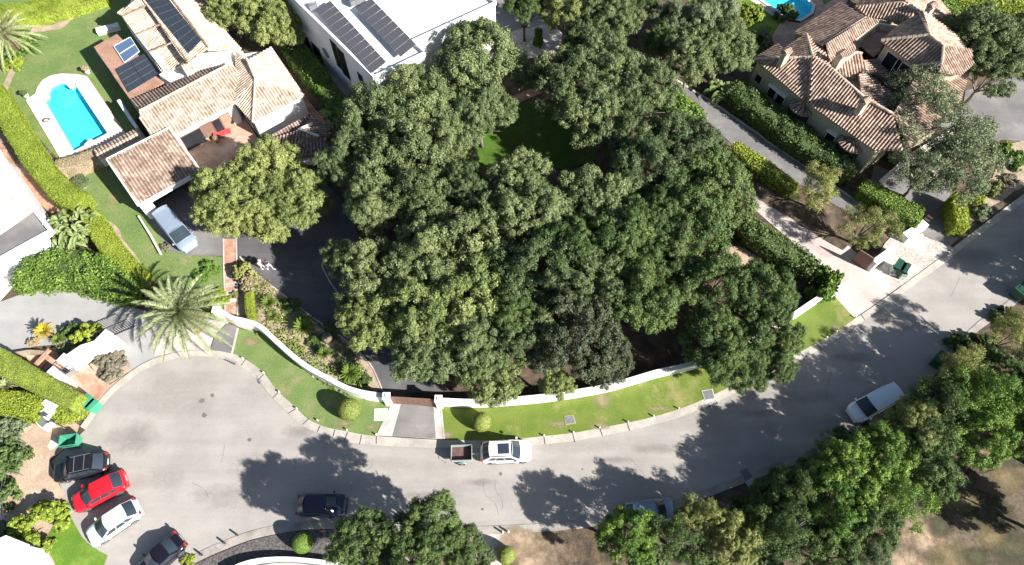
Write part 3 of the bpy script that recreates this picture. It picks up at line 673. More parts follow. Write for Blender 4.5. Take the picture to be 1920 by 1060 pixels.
# paved aprons and drives
sheet('gate_apron', [(736, 757), (827, 764), (833, 824), (708, 817)], .118, M['conc'])
sheet('gate_apron', [(752, 757), (813, 763), (817, 822), (735, 819)], .124, M['drive2'])
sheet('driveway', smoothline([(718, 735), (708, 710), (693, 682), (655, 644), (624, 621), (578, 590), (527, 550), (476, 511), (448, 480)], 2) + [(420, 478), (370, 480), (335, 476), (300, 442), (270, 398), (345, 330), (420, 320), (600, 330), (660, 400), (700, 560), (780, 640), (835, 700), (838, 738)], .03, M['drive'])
sheet('driveway', [(275, 400), (340, 352), (400, 400), (420, 455), (420, 480), (350, 479), (322, 472), (300, 445)], .036, M['drive2'])
def edging(px, w=.13, h=.10):
    o = obj('drive_edging', wall_strip(MB(), [(P(x, y).x, P(x, y).y) for x, y in px], w, 0, h), M['conc']); o['kind'] = 'structure'
edging(smoothline([(718, 735), (708, 710), (693, 682), (655, 644), (624, 621), (578, 590), (527, 550), (476, 511), (450, 482)], 3))
edging([(827, 764), (833, 824)], .14, .15); edging([(736, 758), (708, 817)], .14, .15); edging([(610, 470), (604, 500), (618, 528), (640, 560)])
edging([(443, 448), (444, 488), (446, 592)]); edging([(419, 448), (420, 500), (423, 592)])
sheet('brick_path', [(419, 448), (443, 448), (444, 488), (446, 592), (423, 592), (420, 500)], .045, M['terra'])
for i, y in enumerate((516, 532, 547, 562)): sheet('path_step', [(423, y), (446, y - 5), (446, y + 3), (423, y + 8)], .06 + .01 * i, M['conc'])
sheet('planting_bed', [(448, 488), (476, 511), (527, 550), (578, 590), (624, 621), (655, 644), (693, 682), (716, 730), (688, 748), (640, 733), (583, 704), (522, 655), (470, 622), (446, 612)], .028, M['tan'])
sheet('side_apron', [(402, 632), (425, 607), (446, 614), (434, 663), (395, 655)], .115, M['drive2'])
sheet('side_apron_edge', [(444, 615), (448, 616), (437, 664), (433, 663)], .13, M['conc'])
sheet('left_driveway', [(-30, 590), (0, 566), (60, 545), (130, 530), (190, 545), (240, 575), (300, 590), (400, 600), (425, 608), (400, 634), (396, 656), (330, 661), (285, 674), (246, 694), (226, 650), (180, 640), (60, 650), (30, 665), (-30, 640)], .025, M['paledrive'])
sheet('left_driveway', [(300, 610), (402, 600), (430, 604), (400, 634), (396, 655), (330, 660), (290, 668)], .03, M['conc'])
sheet('entrance_paving', [(45, 655), (140, 650), (170, 690), (205, 722), (240, 700), (250, 694), (180, 760), (165, 782), (140, 745), (60, 700)], .035, M['patio'])
sheet('entrance_paving', [(130, 690), (168, 697), (197, 730), (183, 752), (176, 750)], .041, M['terra'])
sheet('shrub_plot', [(168, 684), (222, 648), (248, 694), (199, 724)], .05, M['tan'])
sheet('left_lawn', [(-200, -250), (330, -250), (330, 60), (250, 240), (230, 300), (300, 440), (330, 475), (421, 482), (424, 592), (380, 560), (300, 540), (230, 470), (130, 340), (110, 300), (0, 180), (-200, 60)], .02, M['grass'], holes=[POOL])
sheet('soil_strip', wob([(0, 170), (60, 52), (100, 46), (190, 2), (200, -20), (215, -20), (110, 55), (64, 62), (10, 175)], 2), .03, M['tan'])
sheet('soil_strip', wob([(195, 410), (215, 420), (240, 460), (262, 492), (250, 500), (215, 455), (192, 425)], 2), .03, M['tan'])
sheet('soil_strip', wob([(125, 335), (160, 330), (165, 352), (140, 362)], 2), .03, M['tan'])
sheet('pool_terrace', [(48, 188), (66, 176), (70, 163), (80, 150), (97, 141), (115, 138), (143, 139), (163, 143), (237, 252), (200, 280), (130, 298), (112, 296)], .14, M['poolstone'], holes=[POOL], thick=.14)
sheet('hedge_path', [(-20, 215), (4, 240), (80, 330), (150, 385), (95, 400), (60, 370), (0, 290), (-20, 270)], .02, M['terra'])
sheet('earth_verge', wob([(-30, 790), (60, 770), (95, 760), (150, 800), (140, 820), (110, 848), (92, 862), (118, 925), (132, 966), (110, 970), (60, 1000), (-30, 960)], 2), .022, M['sand'])
sheet('earth_verge', wob([(60, 1000), (130, 966), (100, 1020), (112, 1070), (50, 1070), (40, 1020)], 2), .03, M['tan'])
sheet('corner_lawn', smoothline([(131, 965), (153, 1006), (176, 1028), (202, 1042)], 2) + [(190, 1075), (112, 1080), (100, 1050), (82, 1020), (100, 985)], .05, M['grass2'])
sheet('white_ground_slab', [(100, 815), (112, 832), (95, 845), (88, 838)], .035, M['conc'])
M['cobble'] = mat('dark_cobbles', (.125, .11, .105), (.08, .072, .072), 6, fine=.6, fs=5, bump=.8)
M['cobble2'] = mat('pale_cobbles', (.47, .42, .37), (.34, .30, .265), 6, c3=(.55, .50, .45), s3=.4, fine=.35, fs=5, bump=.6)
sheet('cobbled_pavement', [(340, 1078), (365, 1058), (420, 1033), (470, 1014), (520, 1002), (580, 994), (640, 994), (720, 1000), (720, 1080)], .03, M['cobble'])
sheet('cobbled_pavement', [(860, 1004), (962, 1001), (962, 1030), (940, 1060), (860, 1060)], .03, M['pink'])
sheet('earth_verge', wob([(958, 1004), (1040, 996), (1120, 987), (1200, 972), (1278, 951), (1290, 1100), (945, 1100)], 2), .03, M['litter'])
sheet('dry_field', wob([(1690, 960), (1720, 930), (1780, 900), (1860, 880), (1990, 780), (2200, 900), (2100, 1200), (1560, 1200), (1640, 1040)], 5, 20), .03, M['field'])
def blob(name, x, y, rx, ry, m, z=.04, rot=0.0):
    ca, sa = math.cos(rot), math.sin(rot); sheet(name, [(x + rx * math.cos(a) * ca - ry * math.sin(a) * sa, y + rx * math.cos(a) * sa + ry * math.sin(a) * ca) for a in np.linspace(0, 6.28, 17)[:-1]], z, M[m])
for x, y, rx, ry, m_, rt in [(1735, 1010, 75, 50, 'sandpatch', .6), (1700, 1060, 70, 50, 'sandpatch', .2), (1790, 1050, 70, 40, 'strawpatch', .3), (1850, 960, 80, 36, 'darkpatch', .4), (1900, 1030, 70, 50, 'darkpatch', 0), (1800, 940, 60, 26, 'strawpatch', -.4), (1890, 900, 50, 30, 'strawpatch', -.6), (1760, 985, 40, 24, 'darkpatch', .5), (1860, 1010, 50, 20, 'strawpatch', .5), (1905, 860, 40, 26, 'darkpatch', 0), (1830, 1045, 40, 22, 'darkpatch', .2)]: blob('field_patch', x, y, rx, ry, m_, .045, rt)
for x, y, rx, ry in [(985, 1030, 65, 50), (1000, 1060, 60, 50), (975, 1010, 50, 26)]: blob('sunlit_earth_patch', x, y, rx, ry, 'sandpatch', .042)  # verge made paler where the sun falls, light put into the soil colour
for x, y, rx, ry, m_ in [(1230, 842, 60, 12, 'oilstain'), (1150, 862, 50, 9, 'oilstain'), (900, 905, 40, 9, 'oilstain'), (470, 870, 60, 30, 'palestain'), (330, 740, 90, 50, 'palestain'), (250, 820, 60, 40, 'oilstain'), (420, 930, 70, 26, 'oilstain'), (700, 870, 80, 18, 'palestain'), (1080, 840, 90, 14, 'palestain'), (1500, 740, 80, 20, 'palestain'), (1680, 600, 70, 26, 'palestain'), (1420, 775, 50, 10, 'oilstain'), (1600, 670, 50, 12, 'oilstain'), (300, 900, 60, 26, 'palestain'), (800, 930, 70, 12, 'oilstain'), (560, 810, 40, 14, 'oilstain'), (1830, 480, 60, 20, 'oilstain')]: blob('road_stain', x, y, rx, ry, m_, .018)
# right hand gardens and drives
sheet('lane', [(1216, 110), (1262, 146), (1330, 188), (1424, 252), (1440, 266), (1514, 315), (1583, 361), (1625, 392), (1600, 405), (1499, 345), (1440, 300), (1378, 275), (1317, 222), (1261, 170), (1195, 120)], .03, M['drive2'])
sheet('lane_kerb', [(1216, 106), (1262, 144), (1330, 186), (1424, 250), (1440, 264), (1514, 313), (1583, 359), (1625, 390), (1623, 393), (1581, 362), (1512, 316), (1438, 267), (1422, 253), (1328, 189), (1260, 147), (1214, 109)], .08, M['conc'])
sheet('access_drive', [(1380, 325), (1440, 375), (1500, 410), (1593, 462), (1620, 490), (1660, 470), (1690, 535), (1604, 598), (1560, 552), (1516, 480), (1440, 415), (1360, 345)], .026, M['pink'])
sheet('leaf_strewn_verge', wob([(1340, 270), (1440, 340), (1593, 458), (1580, 470), (1440, 385), (1330, 290)], 2), .034, M['litter'])
sheet('earth_verge', wob([(1215, 200), (1250, 190), (1270, 215), (1300, 250), (1262, 262), (1222, 250)], 2), .034, M['sand'])
sheet('earth_verge', wob([(1285, 488), (1330, 470), (1380, 462), (1440, 486), (1400, 506), (1300, 502)], 3), .03, M['sand'])
sheet('cobbled_forecourt', [(1640, 490), (1660, 455), (1680, 435), (1722, 440), (1790, 465), (1700, 530), (1690, 537)], .04, M['cobble2'])
sheet('concrete_patch', [(1700, 455), (1722, 440), (1740, 446), (1735, 470), (1715, 473)], .05, M['pink'])
sheet('villa_drive', [(1640, 310), (1700, 330), (1790, 385), (1800, 428), (1830, 418), (1772, 470), (1736, 447), (1720, 420), (1735, 405), (1690, 365), (1630, 345)], .036, M['drive2'])
sheet('villa_drive', [(1810, 170), (1990, 120), (1990, 270), (1880, 262), (1840, 270), (1800, 240)], .036, M['drive2'])
sheet('villa_drive', [(1660, 280), (1850, 180), (1880, 262), (1760, 300), (1790, 390), (1700, 345)], .034, M['drive2'])
sheet('earth_verge', wob([(1815, 425), (1850, 395), (1960, 320), (1990, 250), (1890, 270), (1860, 330), (1805, 380)], 2), .03, M['tan'])
M['darkgrass'] = M['grass2']
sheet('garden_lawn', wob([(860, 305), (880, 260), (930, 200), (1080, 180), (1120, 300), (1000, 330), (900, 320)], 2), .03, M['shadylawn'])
sheet('garden_path', [(940, 190), (1010, 160), (1020, 172), (950, 204)], .04, M['terra'])
sheet('courtyard', [(700, 190), (780, 130), (910, 40), (950, -60), (1080, -60), (1060, 90), (960, 100), (880, 130), (790, 170)], .03, M['drive2'])
sheet('white_gravel', wob([(950, 60), (1060, 40), (1050, 100), (980, 110)], 2), .045, M['cobble2'])
sheet('villa_lawn', [(1250, -60), (1340, -60), (1378, -31), (1468, 36), (1462, 60), (1440, 110), (1380, 130), (1330, 60)], .025, M['grass2'])
sheet('villa_terrace', [(1468, 37), (1500, 44), (1526, 29), (1530, 12), (1504, -15), (1520, -60), (1590, -40), (1590, 0), (1560, 60), (1480, 110), (1440, 90), (1452, 60)], .05, M['patio'])
sheet('villa_terrace', [(1360, -40), (1376, -40), (1474, 36), (1468, 44), (1352, -38)], .055, M['conc'])
sheet('villa_lawn', [(1545, 10), (1575, -10), (1600, -60), (1530, -40)], .06, M['grass'])
sheet('back_lawn', [(1850, -60), (2000, -60), (2000, 60), (1900, 40)], .03, M['grass2'])
sheet('patio', [(330, 262), (445, 200), (485, 262), (500, 300), (440, 330), (375, 322)], .05, M['patio'])
sheet('side_yard', [(520, 100), (575, 185), (620, 240), (600, 290), (540, 260), (500, 150)], .04, M['terra'])
sheet('side_terrace', [(520, 35), (560, 20), (720, 180), (745, 205), (690, 225), (665, 198), (600, 130)], .03, M['conc'])
sheet('side_lane', [(560, 140), (590, 130), (665, 200), (640, 225)], .025, M['litter'])

def pool(name, px, depth, wz, label):
    c = P(*px[0]); T = thing(name, label, 'pool', (c.x, c.y, 0))
    Q = [P(x, y) for x, y in px]; mb = MB(); n = len(Q)
    sheet_b = [Vector((p.x, p.y, -depth)) for p in Q]; fs = []
    for t in tessellate_polygon([sheet_b]):
        a, b, d = (sheet_b[i] for i in t); fs.append(tuple(t) if (b - a).cross(d - a).z > 0 else tuple(t)[::-1])
    mb.add(sheet_b, fs)
    for i in range(n):
        a, b = Q[i], Q[(i + 1) % n]; mb.quad(Vector((a.x, a.y, .12)), Vector((b.x, b.y, .12)), Vector((b.x, b.y, -depth)), Vector((a.x, a.y, -depth)))
    obj('basin', mb, M['pooltile'], T, world=True)
    w = sheet('water', px, wz, M['water'], kind=None, parent=T)
    cp = MB(); wall_strip(cp, [(p.x, p.y) for p in Q] + [(Q[0].x, Q[0].y)], .36, .10, .17); obj('coping', cp, M['poolcoping'] if 'poolcoping' in M else M['white'], T, world=True)
    return T
M['poolcoping'] = mat('pale_stone_coping', (.70, .66, .60), (.62, .57, .52), 1)
T = pool('swimming_pool', POOL, .75, -.04, 'turquoise swimming pool with a rounded step end in the walled garden on the left')
sm = MB()
cc = P(113, 176)
for i, (k, z) in enumerate([(1.0, -.45), (.75, -.3), (.5, -.15)]): sm.lathe((cc.x, cc.y, -.75), [(1.35 * k, 0), (1.35 * k, .75 + z), (.01, .75 + z)], 22)
obj('steps', sm, M['pooltile'], T, world=True)
obj('ladder_platform', MB().box(P(168, 268, .2), (.6, .9, .12), R(-30)), M['white'], T, world=True)
pool('villa_pool', POOL2, .8, -.04, 'blue swimming pool behind the tiled villa, cut off by the top edge')
T = thing('hose_reel', 'coiled dark hose lying on the pink stone beside the pool', 'hose', P(87, 226, .15)); 
mb = MB(); 
for q in range(3): mb.tube([(math.cos(a) * (.3 + .05 * q), math.sin(a) * (.22 + .05 * q), .03 + .02 * q) for a in np.linspace(0, 5.9, 18)], .02, 5, cap=False)
obj('hose', mb, M['dark'], T)

# ---------------------------------------------------------------- garden walls and gates
def wallthing(name, label, line, th, h, m='white', cap=None, z0=0, cat='wall', h2=None):
    W = [(P(x, y, z0).x, P(x, y, z0).y) for x, y in line]; T = thing(name, label, cat, (W[0][0], W[0][1], 0))
    obj('wall_body', wall_strip(MB(), W, th, 0, h, h2), M[m], T, world=True)
    if cap: obj('coping', wall_strip(MB(), W, th + .10, h + .002, h + .07, None if h2 is None else h2 + .07), M[cap], T, world=True)
    return T
M['capst'] = mat('pale_wall_coping', (.78, .76, .72), (.70, .68, .64), 1.5, c3=(.55, .52, .47), s3=.6)
wallthing('garden_wall', 'curved white wall above the lawn left of the brown driveway gate', smoothline([(425, 597), (446, 609), (470, 615), (497, 625), (524, 649), (555, 677), (585, 700), (619, 719), (656, 738), (690, 748), (728, 753)], 4), .32, 1.55, cap='capst')
wallthing('garden_wall', 'long curved white wall behind the east lawn, right of the brown driveway gate', smoothline([(828, 760), (875, 762), (922, 761), (999, 755), (1055, 748), (1131, 735), (1182, 721), (1233, 706), (1280, 696), (1330, 681), (1380, 660), (1450, 621), (1514, 578), (1560, 549)], 3), .32, 1.35, cap='capst')
def pillar(x, y, w, h, label, name='gate_pillar', m='white', rz=0.0, capw=.12, d=None):
    p = P(x, y); T = thing(name, label, 'pillar', (p.x, p.y, 0), rz)
    obj('shaft', MB().box((0, 0, h / 2), (w, d or w, h)), M[m], T); obj('cap', MB().box((0, 0, h + .05), (w + capw, (d or w) + capw, .1)).box((0, 0, h + .14), (w * .7, (d or w) * .7, .08), taper=.5), M['capst'], T)
    return T
pillar(731, 757, .55, 2.0, 'white gate pillar at the left end of the brown driveway gate')
pillar(826, 762, .55, 2.0, 'white gate pillar at the right end of the brown driveway gate')
a, b = P(738, 757), P(820, 762); c = (a + b) / 2
T = thing('sliding_gate', 'brown metal sliding gate closed between the two white pillars', 'gate', (c.x, c.y, 0), math.atan2(b.y - a.y, b.x - a.x))
L = (b - a).length
obj('gate_leaf', MB().box((0, 0, .95), (L, .06, 1.6)), M['brown'], T)
fm = MB()
for z in (.15, 1.78): fm.box((0, 0, z), (L, .10, .08))
for i in range(9): fm.box((-L / 2 + L * i / 8, -.002, .95), (.07, .10, 1.58))
obj('gate_frame', fm, M['brown'], T)
# second apron pillar / small gate by the palm
pillar(420, 598, .6, 2.0, 'white pillar with a brown cap at the foot of the brick path beside the palm')
# the white walls of the left entrance
wallthing('entrance_wall', 'low broad white wall between the brown shrub plot and the hedge-green shrub', [(140, 690), (172, 668), (222, 652)], .9, 1.7)
pillar(121, 721, 1.5, 1.9, 'square white wall block beside the clipped green hedge and small gate', name='wall_block', rz=R(-35), capw=0)
pillar(142, 689, .9, 1.9, 'white gate post at the left end of the broad entrance wall', rz=R(-32), capw=0)
pillar(218, 650, 1.3, 1.9, 'white gate post at the driveway end of the broad entrance wall', rz=R(-32), capw=0)
p = P(136, 705); T = thing('garden_gate', 'small grey barred gate between the white blocks by the hedge', 'gate', (p.x, p.y, 0), R(40))
gm = MB()
for i in range(6): gm.box((-.6 + .24 * i, 0, .9), (.05, .04, 1.6))
for z in (.15, 1.0, 1.7): gm.box((0, .002, z), (1.3, .05, .06))
obj('bars', gm, M['dark'], T); obj('panel', MB().box((.0, -.04, .45), (1.25, .03, .75)), M['metal'], T)
p = P(262, 625); T = thing('barred_gate', 'black barred driveway gate standing open under the big palm', 'gate', (p.x - 2.0, p.y - .1, 0), R(28)); gm = MB()
for i in range(16): gm.box((-1.6 + .21 * i, 0, .9), (.04, .04, 1.6))
for z in (.12, 1.7): gm.box((0, .002, z), (3.3, .05, .07))
obj('bars', gm, M['dark'], T)
# stairs with terracotta treads
T = thing('garden_steps', 'terracotta garden steps behind the small barred gate', 'steps', P(112, 690)); sm = MB()
for i in range(5): sm.box((-.38 * i, -.18 * i * -1, .08 + .0 * i + .13 * i / 2), (.4, 1.9, .16 + .13 * i), R(-28))
obj('treads', sm, M['terra'], T)
wallthing('low_stone_wall', 'low curved stone edging wall along the bed of the yellow cycad', [(35, 668), (60, 664), (80, 665), (100, 667)], .35, .6, m='tan')
# right-hand entrance: dark gate leaf and white block
p1, p2 = P(1604, 487), P(1636, 500)
wallthing('solid_gate', 'dark grey solid gate panel standing beside the white entrance block', [(1596, 489), (1612, 499), (1622, 506)], .12, 2.1, m='brown', cat='gate')
T = wallthing('entrance_block', 'white wall block beside the dark gate panel and the green bins', [(1625, 507), (1650, 489), (1668, 472)], .55, 1.7)
T = wallthing('entrance_block', 'small white and grey wall block at the end of the hedge by the striped kerb', [(1689, 452), (1712, 438), (1727, 427)], .8, 1.0, m='white')
sk = thing('striped_kerb', 'short red and white striped kerb at the hedge end', 'kerb', P(1737, 414)); d = (P(1744, 407) - P(1729, 422)); ang = math.atan2(d.y, d.x)
M['redpaint'] = mat('red_paint', (.45, .07, .06), (.4, .06, .05), 4)
for i in range(6): obj('stripe', MB().box((math.cos(ang) * (i - 2.5) * .26, math.sin(ang) * (i - 2.5) * .26, .15), (.26, .6, .3), ang), M['redpaint'] if i % 2 else M['white'], sk)
wallthing('retaining_wall', 'low pale wall curving round the end of the tall narrow hedge by the villa drive', [(1797, 384), (1786, 400), (1789, 422), (1800, 436)], .25, .6, m='conc')
wallthing('boundary_wall', 'white wall end beside the fallen shadow at the end of the green shrub hedge', [(1548, 562), (1580, 545)], .5, 1.6)
wallthing('ring_wall', 'curved white wall at the bottom edge beside the dark cobbles', smoothline([(430, 1075), (455, 1062), (490, 1053), (540, 1050), (600, 1055), (650, 1062)], 3), .3, .8)
sheet('blue_paving', smoothline([(440, 1080), (490, 1060), (540, 1055), (600, 1062), (660, 1075)], 2) + [(660, 1100), (440, 1100)], .06, M['paledrive'])
wallthing('ring_wall', 'short white wall curve half hidden by the big tree at the bottom edge', smoothline([(876, 1010), (884, 1024), (900, 1040), (915, 1052)], 3), .2, .7)
# manholes, drains
def cover(name, px, m1, m2, label, cat='manhole cover', z=.12, ins=.16):
    q = [P(x, y, z) for x, y in px]; c = sum(q, Vector()) / 4; T = thing(name, label, cat, c)
    fr = MB().prism([(p.x, p.y) for p in q], z - .1, z + .02); obj('frame', fr, M[m1], T, world=True)
    qi = [c + (p - c) * (1 - ins) for p in q]; obj('lid', MB().prism([(p.x, p.y) for p in qi], z, z + .032), M[m2], T, world=True); return T
cover('manhole_cover', [(702, 767), (727, 766), (725, 789), (701, 789)], 'white', 'pink', 'square pink cover in a white frame beside the gate apron')
cover('manhole_cover', [(1057, 780), (1075, 779), (1080, 794), (1061, 797)], 'tan', 'metal', 'grey square cover with a tan rim in the middle of the east lawn')
cover('manhole_cover', [(1315, 733), (1336, 729), (1341, 748), (1322, 752)], 'conc', 'metal', 'grey square cover at the lawn edge under the overhanging oak')
cover('manhole_cover', [(1397, 904), (1412, 898), (1420, 906), (1404, 914)], 'conc', 'metal', 'pale square slab in the earth beside the road grating', z=.05)
cover('manhole_cover', [(1722, 441), (1730, 437), (1733, 444), (1724, 448)], 'tan', 'pink', 'small faded cover in the pale forecourt beside the white wall block', z=.055)
def grate(x, y, w, d, rz, label, n=6):
    p = P(x, y, .03); T = thing('drain_grating', label, 'drain', p, rz)
    obj('recess', MB().box((0, 0, .01), (w, d, .02)), M['dark'], T); mb = MB()
    for i in range(n): mb.box((-w / 2 + w * (i + .5) / n, 0, .03), (w / n * .35, d, .03))
    obj('bars', mb, M['metal'], T)
grate(1399, 889, .7, .85, R(25), 'iron road grating beside the pale square slab in the tree shade')
grate(432, 677, 1.25, .35, R(-25), 'narrow rusty road drain below the small grey apron'); grate(487, 710, .9, .5, R(-60), 'dark oval road drain at the bend of the pavement', 7)
p = P(1336, 752, .05); grate(1336, 756, .9, .5, R(25), 'iron road grating in front of the overhanging oak')
# kerb posts
def post(x, y, label, h=.30):
    p = P(x, y, .1); T = thing('kerb_post', label, 'post', (p.x, p.y, .1), 0, 'low kerb posts along the lawns')
    obj('shaft', MB().lathe((0, 0, 0), [(.07, 0), (.065, h - .05)], 10), M['conc'], T); obj('head', MB().lathe((0, 0, h - .05), [(.075, 0), (.075, .04), (.05, .07), (.005, .08)], 10), M['capst'], T)
for i, (x, y) in enumerate([(456, 673), (495, 700), (524, 736), (557, 767), (596, 789), (651, 807), (706, 816)]):
    post(x, y, ['low kerb post nearest the grey side apron', 'low kerb post at the oval drain', 'low kerb post on the steep bend of the west lawn', 'low kerb post on the lawn edge below the bend', 'low kerb post left of the clipped ball bush', 'low kerb post below the clipped ball by the bare patch', 'low kerb post at the left corner of the gate apron'][i])
for i, (x, y) in enumerate([(1020, 818), (1075, 812), (1124, 803), (1177, 792), (1225, 781), (1272, 767), (1549, 634), (1567, 623), (1603, 596)]):
    post(x, y, ['low kerb post just ahead of the white car', 'low kerb post below the grey cover of the east lawn', 'low kerb post below the brown patch of the east lawn', 'low kerb post one to the right of the brown patch', 'low kerb post two to the right of the brown patch', 'low kerb post nearest the overhanging oak on the east lawn', 'left kerb post of the pair on the far lawn corner', 'right kerb post of the pair on the far lawn corner', 'low kerb post at the pink drive corner of the far lawn'][i])
for i, (x, y) in enumerate([(446, 1004), (422, 1019), (379, 1041), (943, 999), (953, 998)]):
    p = P(x, y, .05); T = thing('bollard', ['dark bollard nearest the parked dark car', 'dark bollard in the middle of the three on the cobbles', 'dark bollard nearest the black convertible', 'left bollard of the pair near the lower road edge', 'right bollard of the pair near the lower road edge'][i], 'bollard', p, 0, 'small dark bollards')
    obj('shaft', MB().lathe((0, 0, 0), [(.08, 0), (.08, .5), (.05, .56), (.01, .58)], 10), M['dark' if i < 3 else 'white'], T)
# ---------------------------------------------------------------- buildings
def clip_iv(poly, u):
    xs = []
    n = len(poly)
    for i in range(n):
        a, b = poly[i], poly[(i + 1) % n]
        if (a[0] - u) * (b[0] - u) < 0: t = (u - a[0]) / (b[0] - a[0]); xs.append(a[1] + (b[1] - a[1]) * t)
    xs.sort(); return [(xs[i], xs[i + 1]) for i in range(0, len(xs) - 1, 2)]
def tileface(mb, pts, sp=.32, r=.105, down=None, hgt=1.1, thick=.12):
    """planar roof face (world points) -> base slab plus rows of half-round tiles down the slope"""
    pts = [Vector(p) for p in pts]; n = Vector((0, 0, 0))
    for i in range(len(pts)): n += (pts[i] - pts[0]).cross(pts[(i + 1) % len(pts)] - pts[0])
    if n.z < 0: pts = pts[::-1]; n = -n
    n.normalize(); o = pts[0]
    d = Vector(down) if down is not None else Vector((0, 0, -1)); d = (d - n * d.dot(n))
    if d.length < 1e-3: d = Vector((1, 0, 0))
    d.normalize(); u = n.cross(d)
    P2 = [((p - o).dot(u), (p - o).dot(d)) for p in pts]
    pp = [o + u * a + d * b for a, b in P2]
    tr = tessellate_polygon([[Vector((a, b, 0)) for a, b in P2]]); k = len(pp); fs = []
    for t in tr:
        a, b, c = (pp[i] for i in t); fs.append(tuple(t) if (b - a).cross(c - a).dot(n) > 0 else tuple(t)[::-1])
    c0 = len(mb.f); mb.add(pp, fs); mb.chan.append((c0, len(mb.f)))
    lo = [p - Vector((0, 0, thick)) for p in pp]
    mb.add(pp + lo, [(i, k + i, k + (i + 1) % k, (i + 1) % k) for i in range(k)] + [tuple(k + j for j in f)[::-1] for f in fs])
    lo_u = min(a for a, b in P2); hi_u = max(a for a, b in P2); m = max(1, int((hi_u - lo_u) / sp))
    for i in range(m):
        uu = lo_u + (i + .5) * (hi_u - lo_u) / m + .0007
        for v0, v1 in clip_iv(P2, uu):
            if v1 - v0 < .08: continue
            L = v1 - v0; seg = max(1, int(L / .42)); vs = []; f = []
            jx = random.uniform(-.008, .008)
            for q in range(seg):
                a0 = v0 + L * q / seg; a1 = v0 + L * (q + 1) / seg + .0
                for vv, rr_, hh in ((a0, r * .9, hgt * .82), (a1, r, hgt)):
                    for t in (0, .25, .5, .75, 1.0):
                        an = math.pi * t; vs.append(o + u * (uu + jx - math.cos(an) * rr_) + d * vv + n * (math.sin(an) * r * hh * 1.0 + .004))
                b = q * 10
                for t in range(4): f.append((b + t, b + t + 1, b + 6 + t, b + 5 + t))
            mb.add(vs, f)
    return pp
def ridge(mb, a, b, r=.15):
    a, b = Vector(a), Vector(b); a = a + Vector((0, 0, .06)); b = b + Vector((0, 0, .06)); n = max(2, int((b - a).length / .45)); 
    for i in range(n): mb.tube([a.lerp(b, i / n), a.lerp(b, (i + 1.06) / n)], [r, r * .88], 8)
def PZ(l): return [P(x, y, z) for x, y, z in l]
def wallpoly(T, name, px, ztop, m, z0=0.0, inset=.35, parent=None):
    Q = [P(x, y, ztop) for x, y in px]; c = sum(Q, Vector()) / len(Q)
    Q = [(q.x + (c - q).normalized().x * inset, q.y + (c - q).normalized().y * inset) for q in Q]
    return obj(name, MB().prism(Q, z0, ztop - .02), M[m], T, world=True), Q
def wall_frame(A, B, t, z, out=.0):
    """point on wall from A to B (world xy) at fraction t, height z, pushed out"""
    A, B = Vector((A[0], A[1], 0)), Vector((B[0], B[1], 0)); d = (B - A); p = A + d * t; dn = d.normalized(); n = Vector((dn.y, -dn.x, 0))
    return Vector((p.x, p.y, z)) + n * out, math.atan2(dn.y, dn.x), n
def window(T, A, B, t, z, w, h, m='window', frame='white', name='window', sill=True, depth=.06, bars=0, out=.03):
    p, rz, n = wall_frame(A, B, t, z, out)
    f = MB(); c, s = math.cos(rz), math.sin(rz)
    def bx(mb, lx, lz, dx, dz, dy, oy=0): mb.box((p.x + c * lx + n.x * oy, p.y + s * lx + n.y * oy, z + lz), (dx, dy, dz), rz)
    bx(f, 0, h / 2 + .04, w + .16, .08, depth + .04); bx(f, 0, -h / 2 - .04, w + .16, .08, depth + .04)
    bx(f, -w / 2 - .04, 0, .08, h, depth + .03); bx(f, w / 2 + .04, 0, .08, h, depth + .03)
    for i in range(bars): bx(f, -w / 2 + w * (i + 1) / (bars + 1), 0, .05, h, depth + .02)
    F = obj(name, f, M[frame], T, world=True)
    g = MB(); bx(g, 0, 0, w, h, depth); o = obj('pane', g, M[m], T, world=True); o.parent = F
    return F
def panel(T, q, z_or_pts, m, name='solar_panel', lift=.12, fr='metal'):
    a, b, c, d = [Vector(x) for x in z_or_pts]; n = (b - a).cross(d - a).normalized()
    if n.z < 0: a, b, c, d = d, c, b, a; n = -n
    L = T.location; pts = [p + n * lift - L for p in (a, b, c, d)]; lo = [p - n * .05 for p in pts]
    me = mesh_from(name, pts + lo, [(0, 1, 2, 3), (7, 6, 5, 4), (0, 4, 5, 1), (1, 5, 6, 2), (2, 6, 7, 3), (3, 7, 4, 0)]); me.materials.append(M[m]); me.materials.append(M[fr])
    uv = me.uv_layers.new(name='UVMap'); U = [(0, 0), (1, 0), (1, 1), (0, 1)]
    for i, p in enumerate(me.polygons):
        p.material_index = 0 if i == 0 else 1
        for k, li in enumerate(p.loop_indices): uv.data[li].uv = U[k % 4]
    o = bpy.data.objects.new(name, me); COL.objects.link(o); o.parent = T; return o
def bil(q, u, v): return q[0].lerp(q[1], u).lerp(q[3].lerp(q[2], u), v)
def array(T, q, nu, nv, m, gap=.03, lift=.12, name='solar_panel'):
    for i in range(nu):
        for j in range(nv):
            u0, u1 = (i + gap) / nu, (i + 1 - gap) / nu; v0, v1 = (j + gap) / nv, (j + 1 - gap) / nv
            panel(T, None, [bil(q, u0, v0), bil(q, u1, v0), bil(q, u1, v1), bil(q, u0, v1)], m, name, lift)
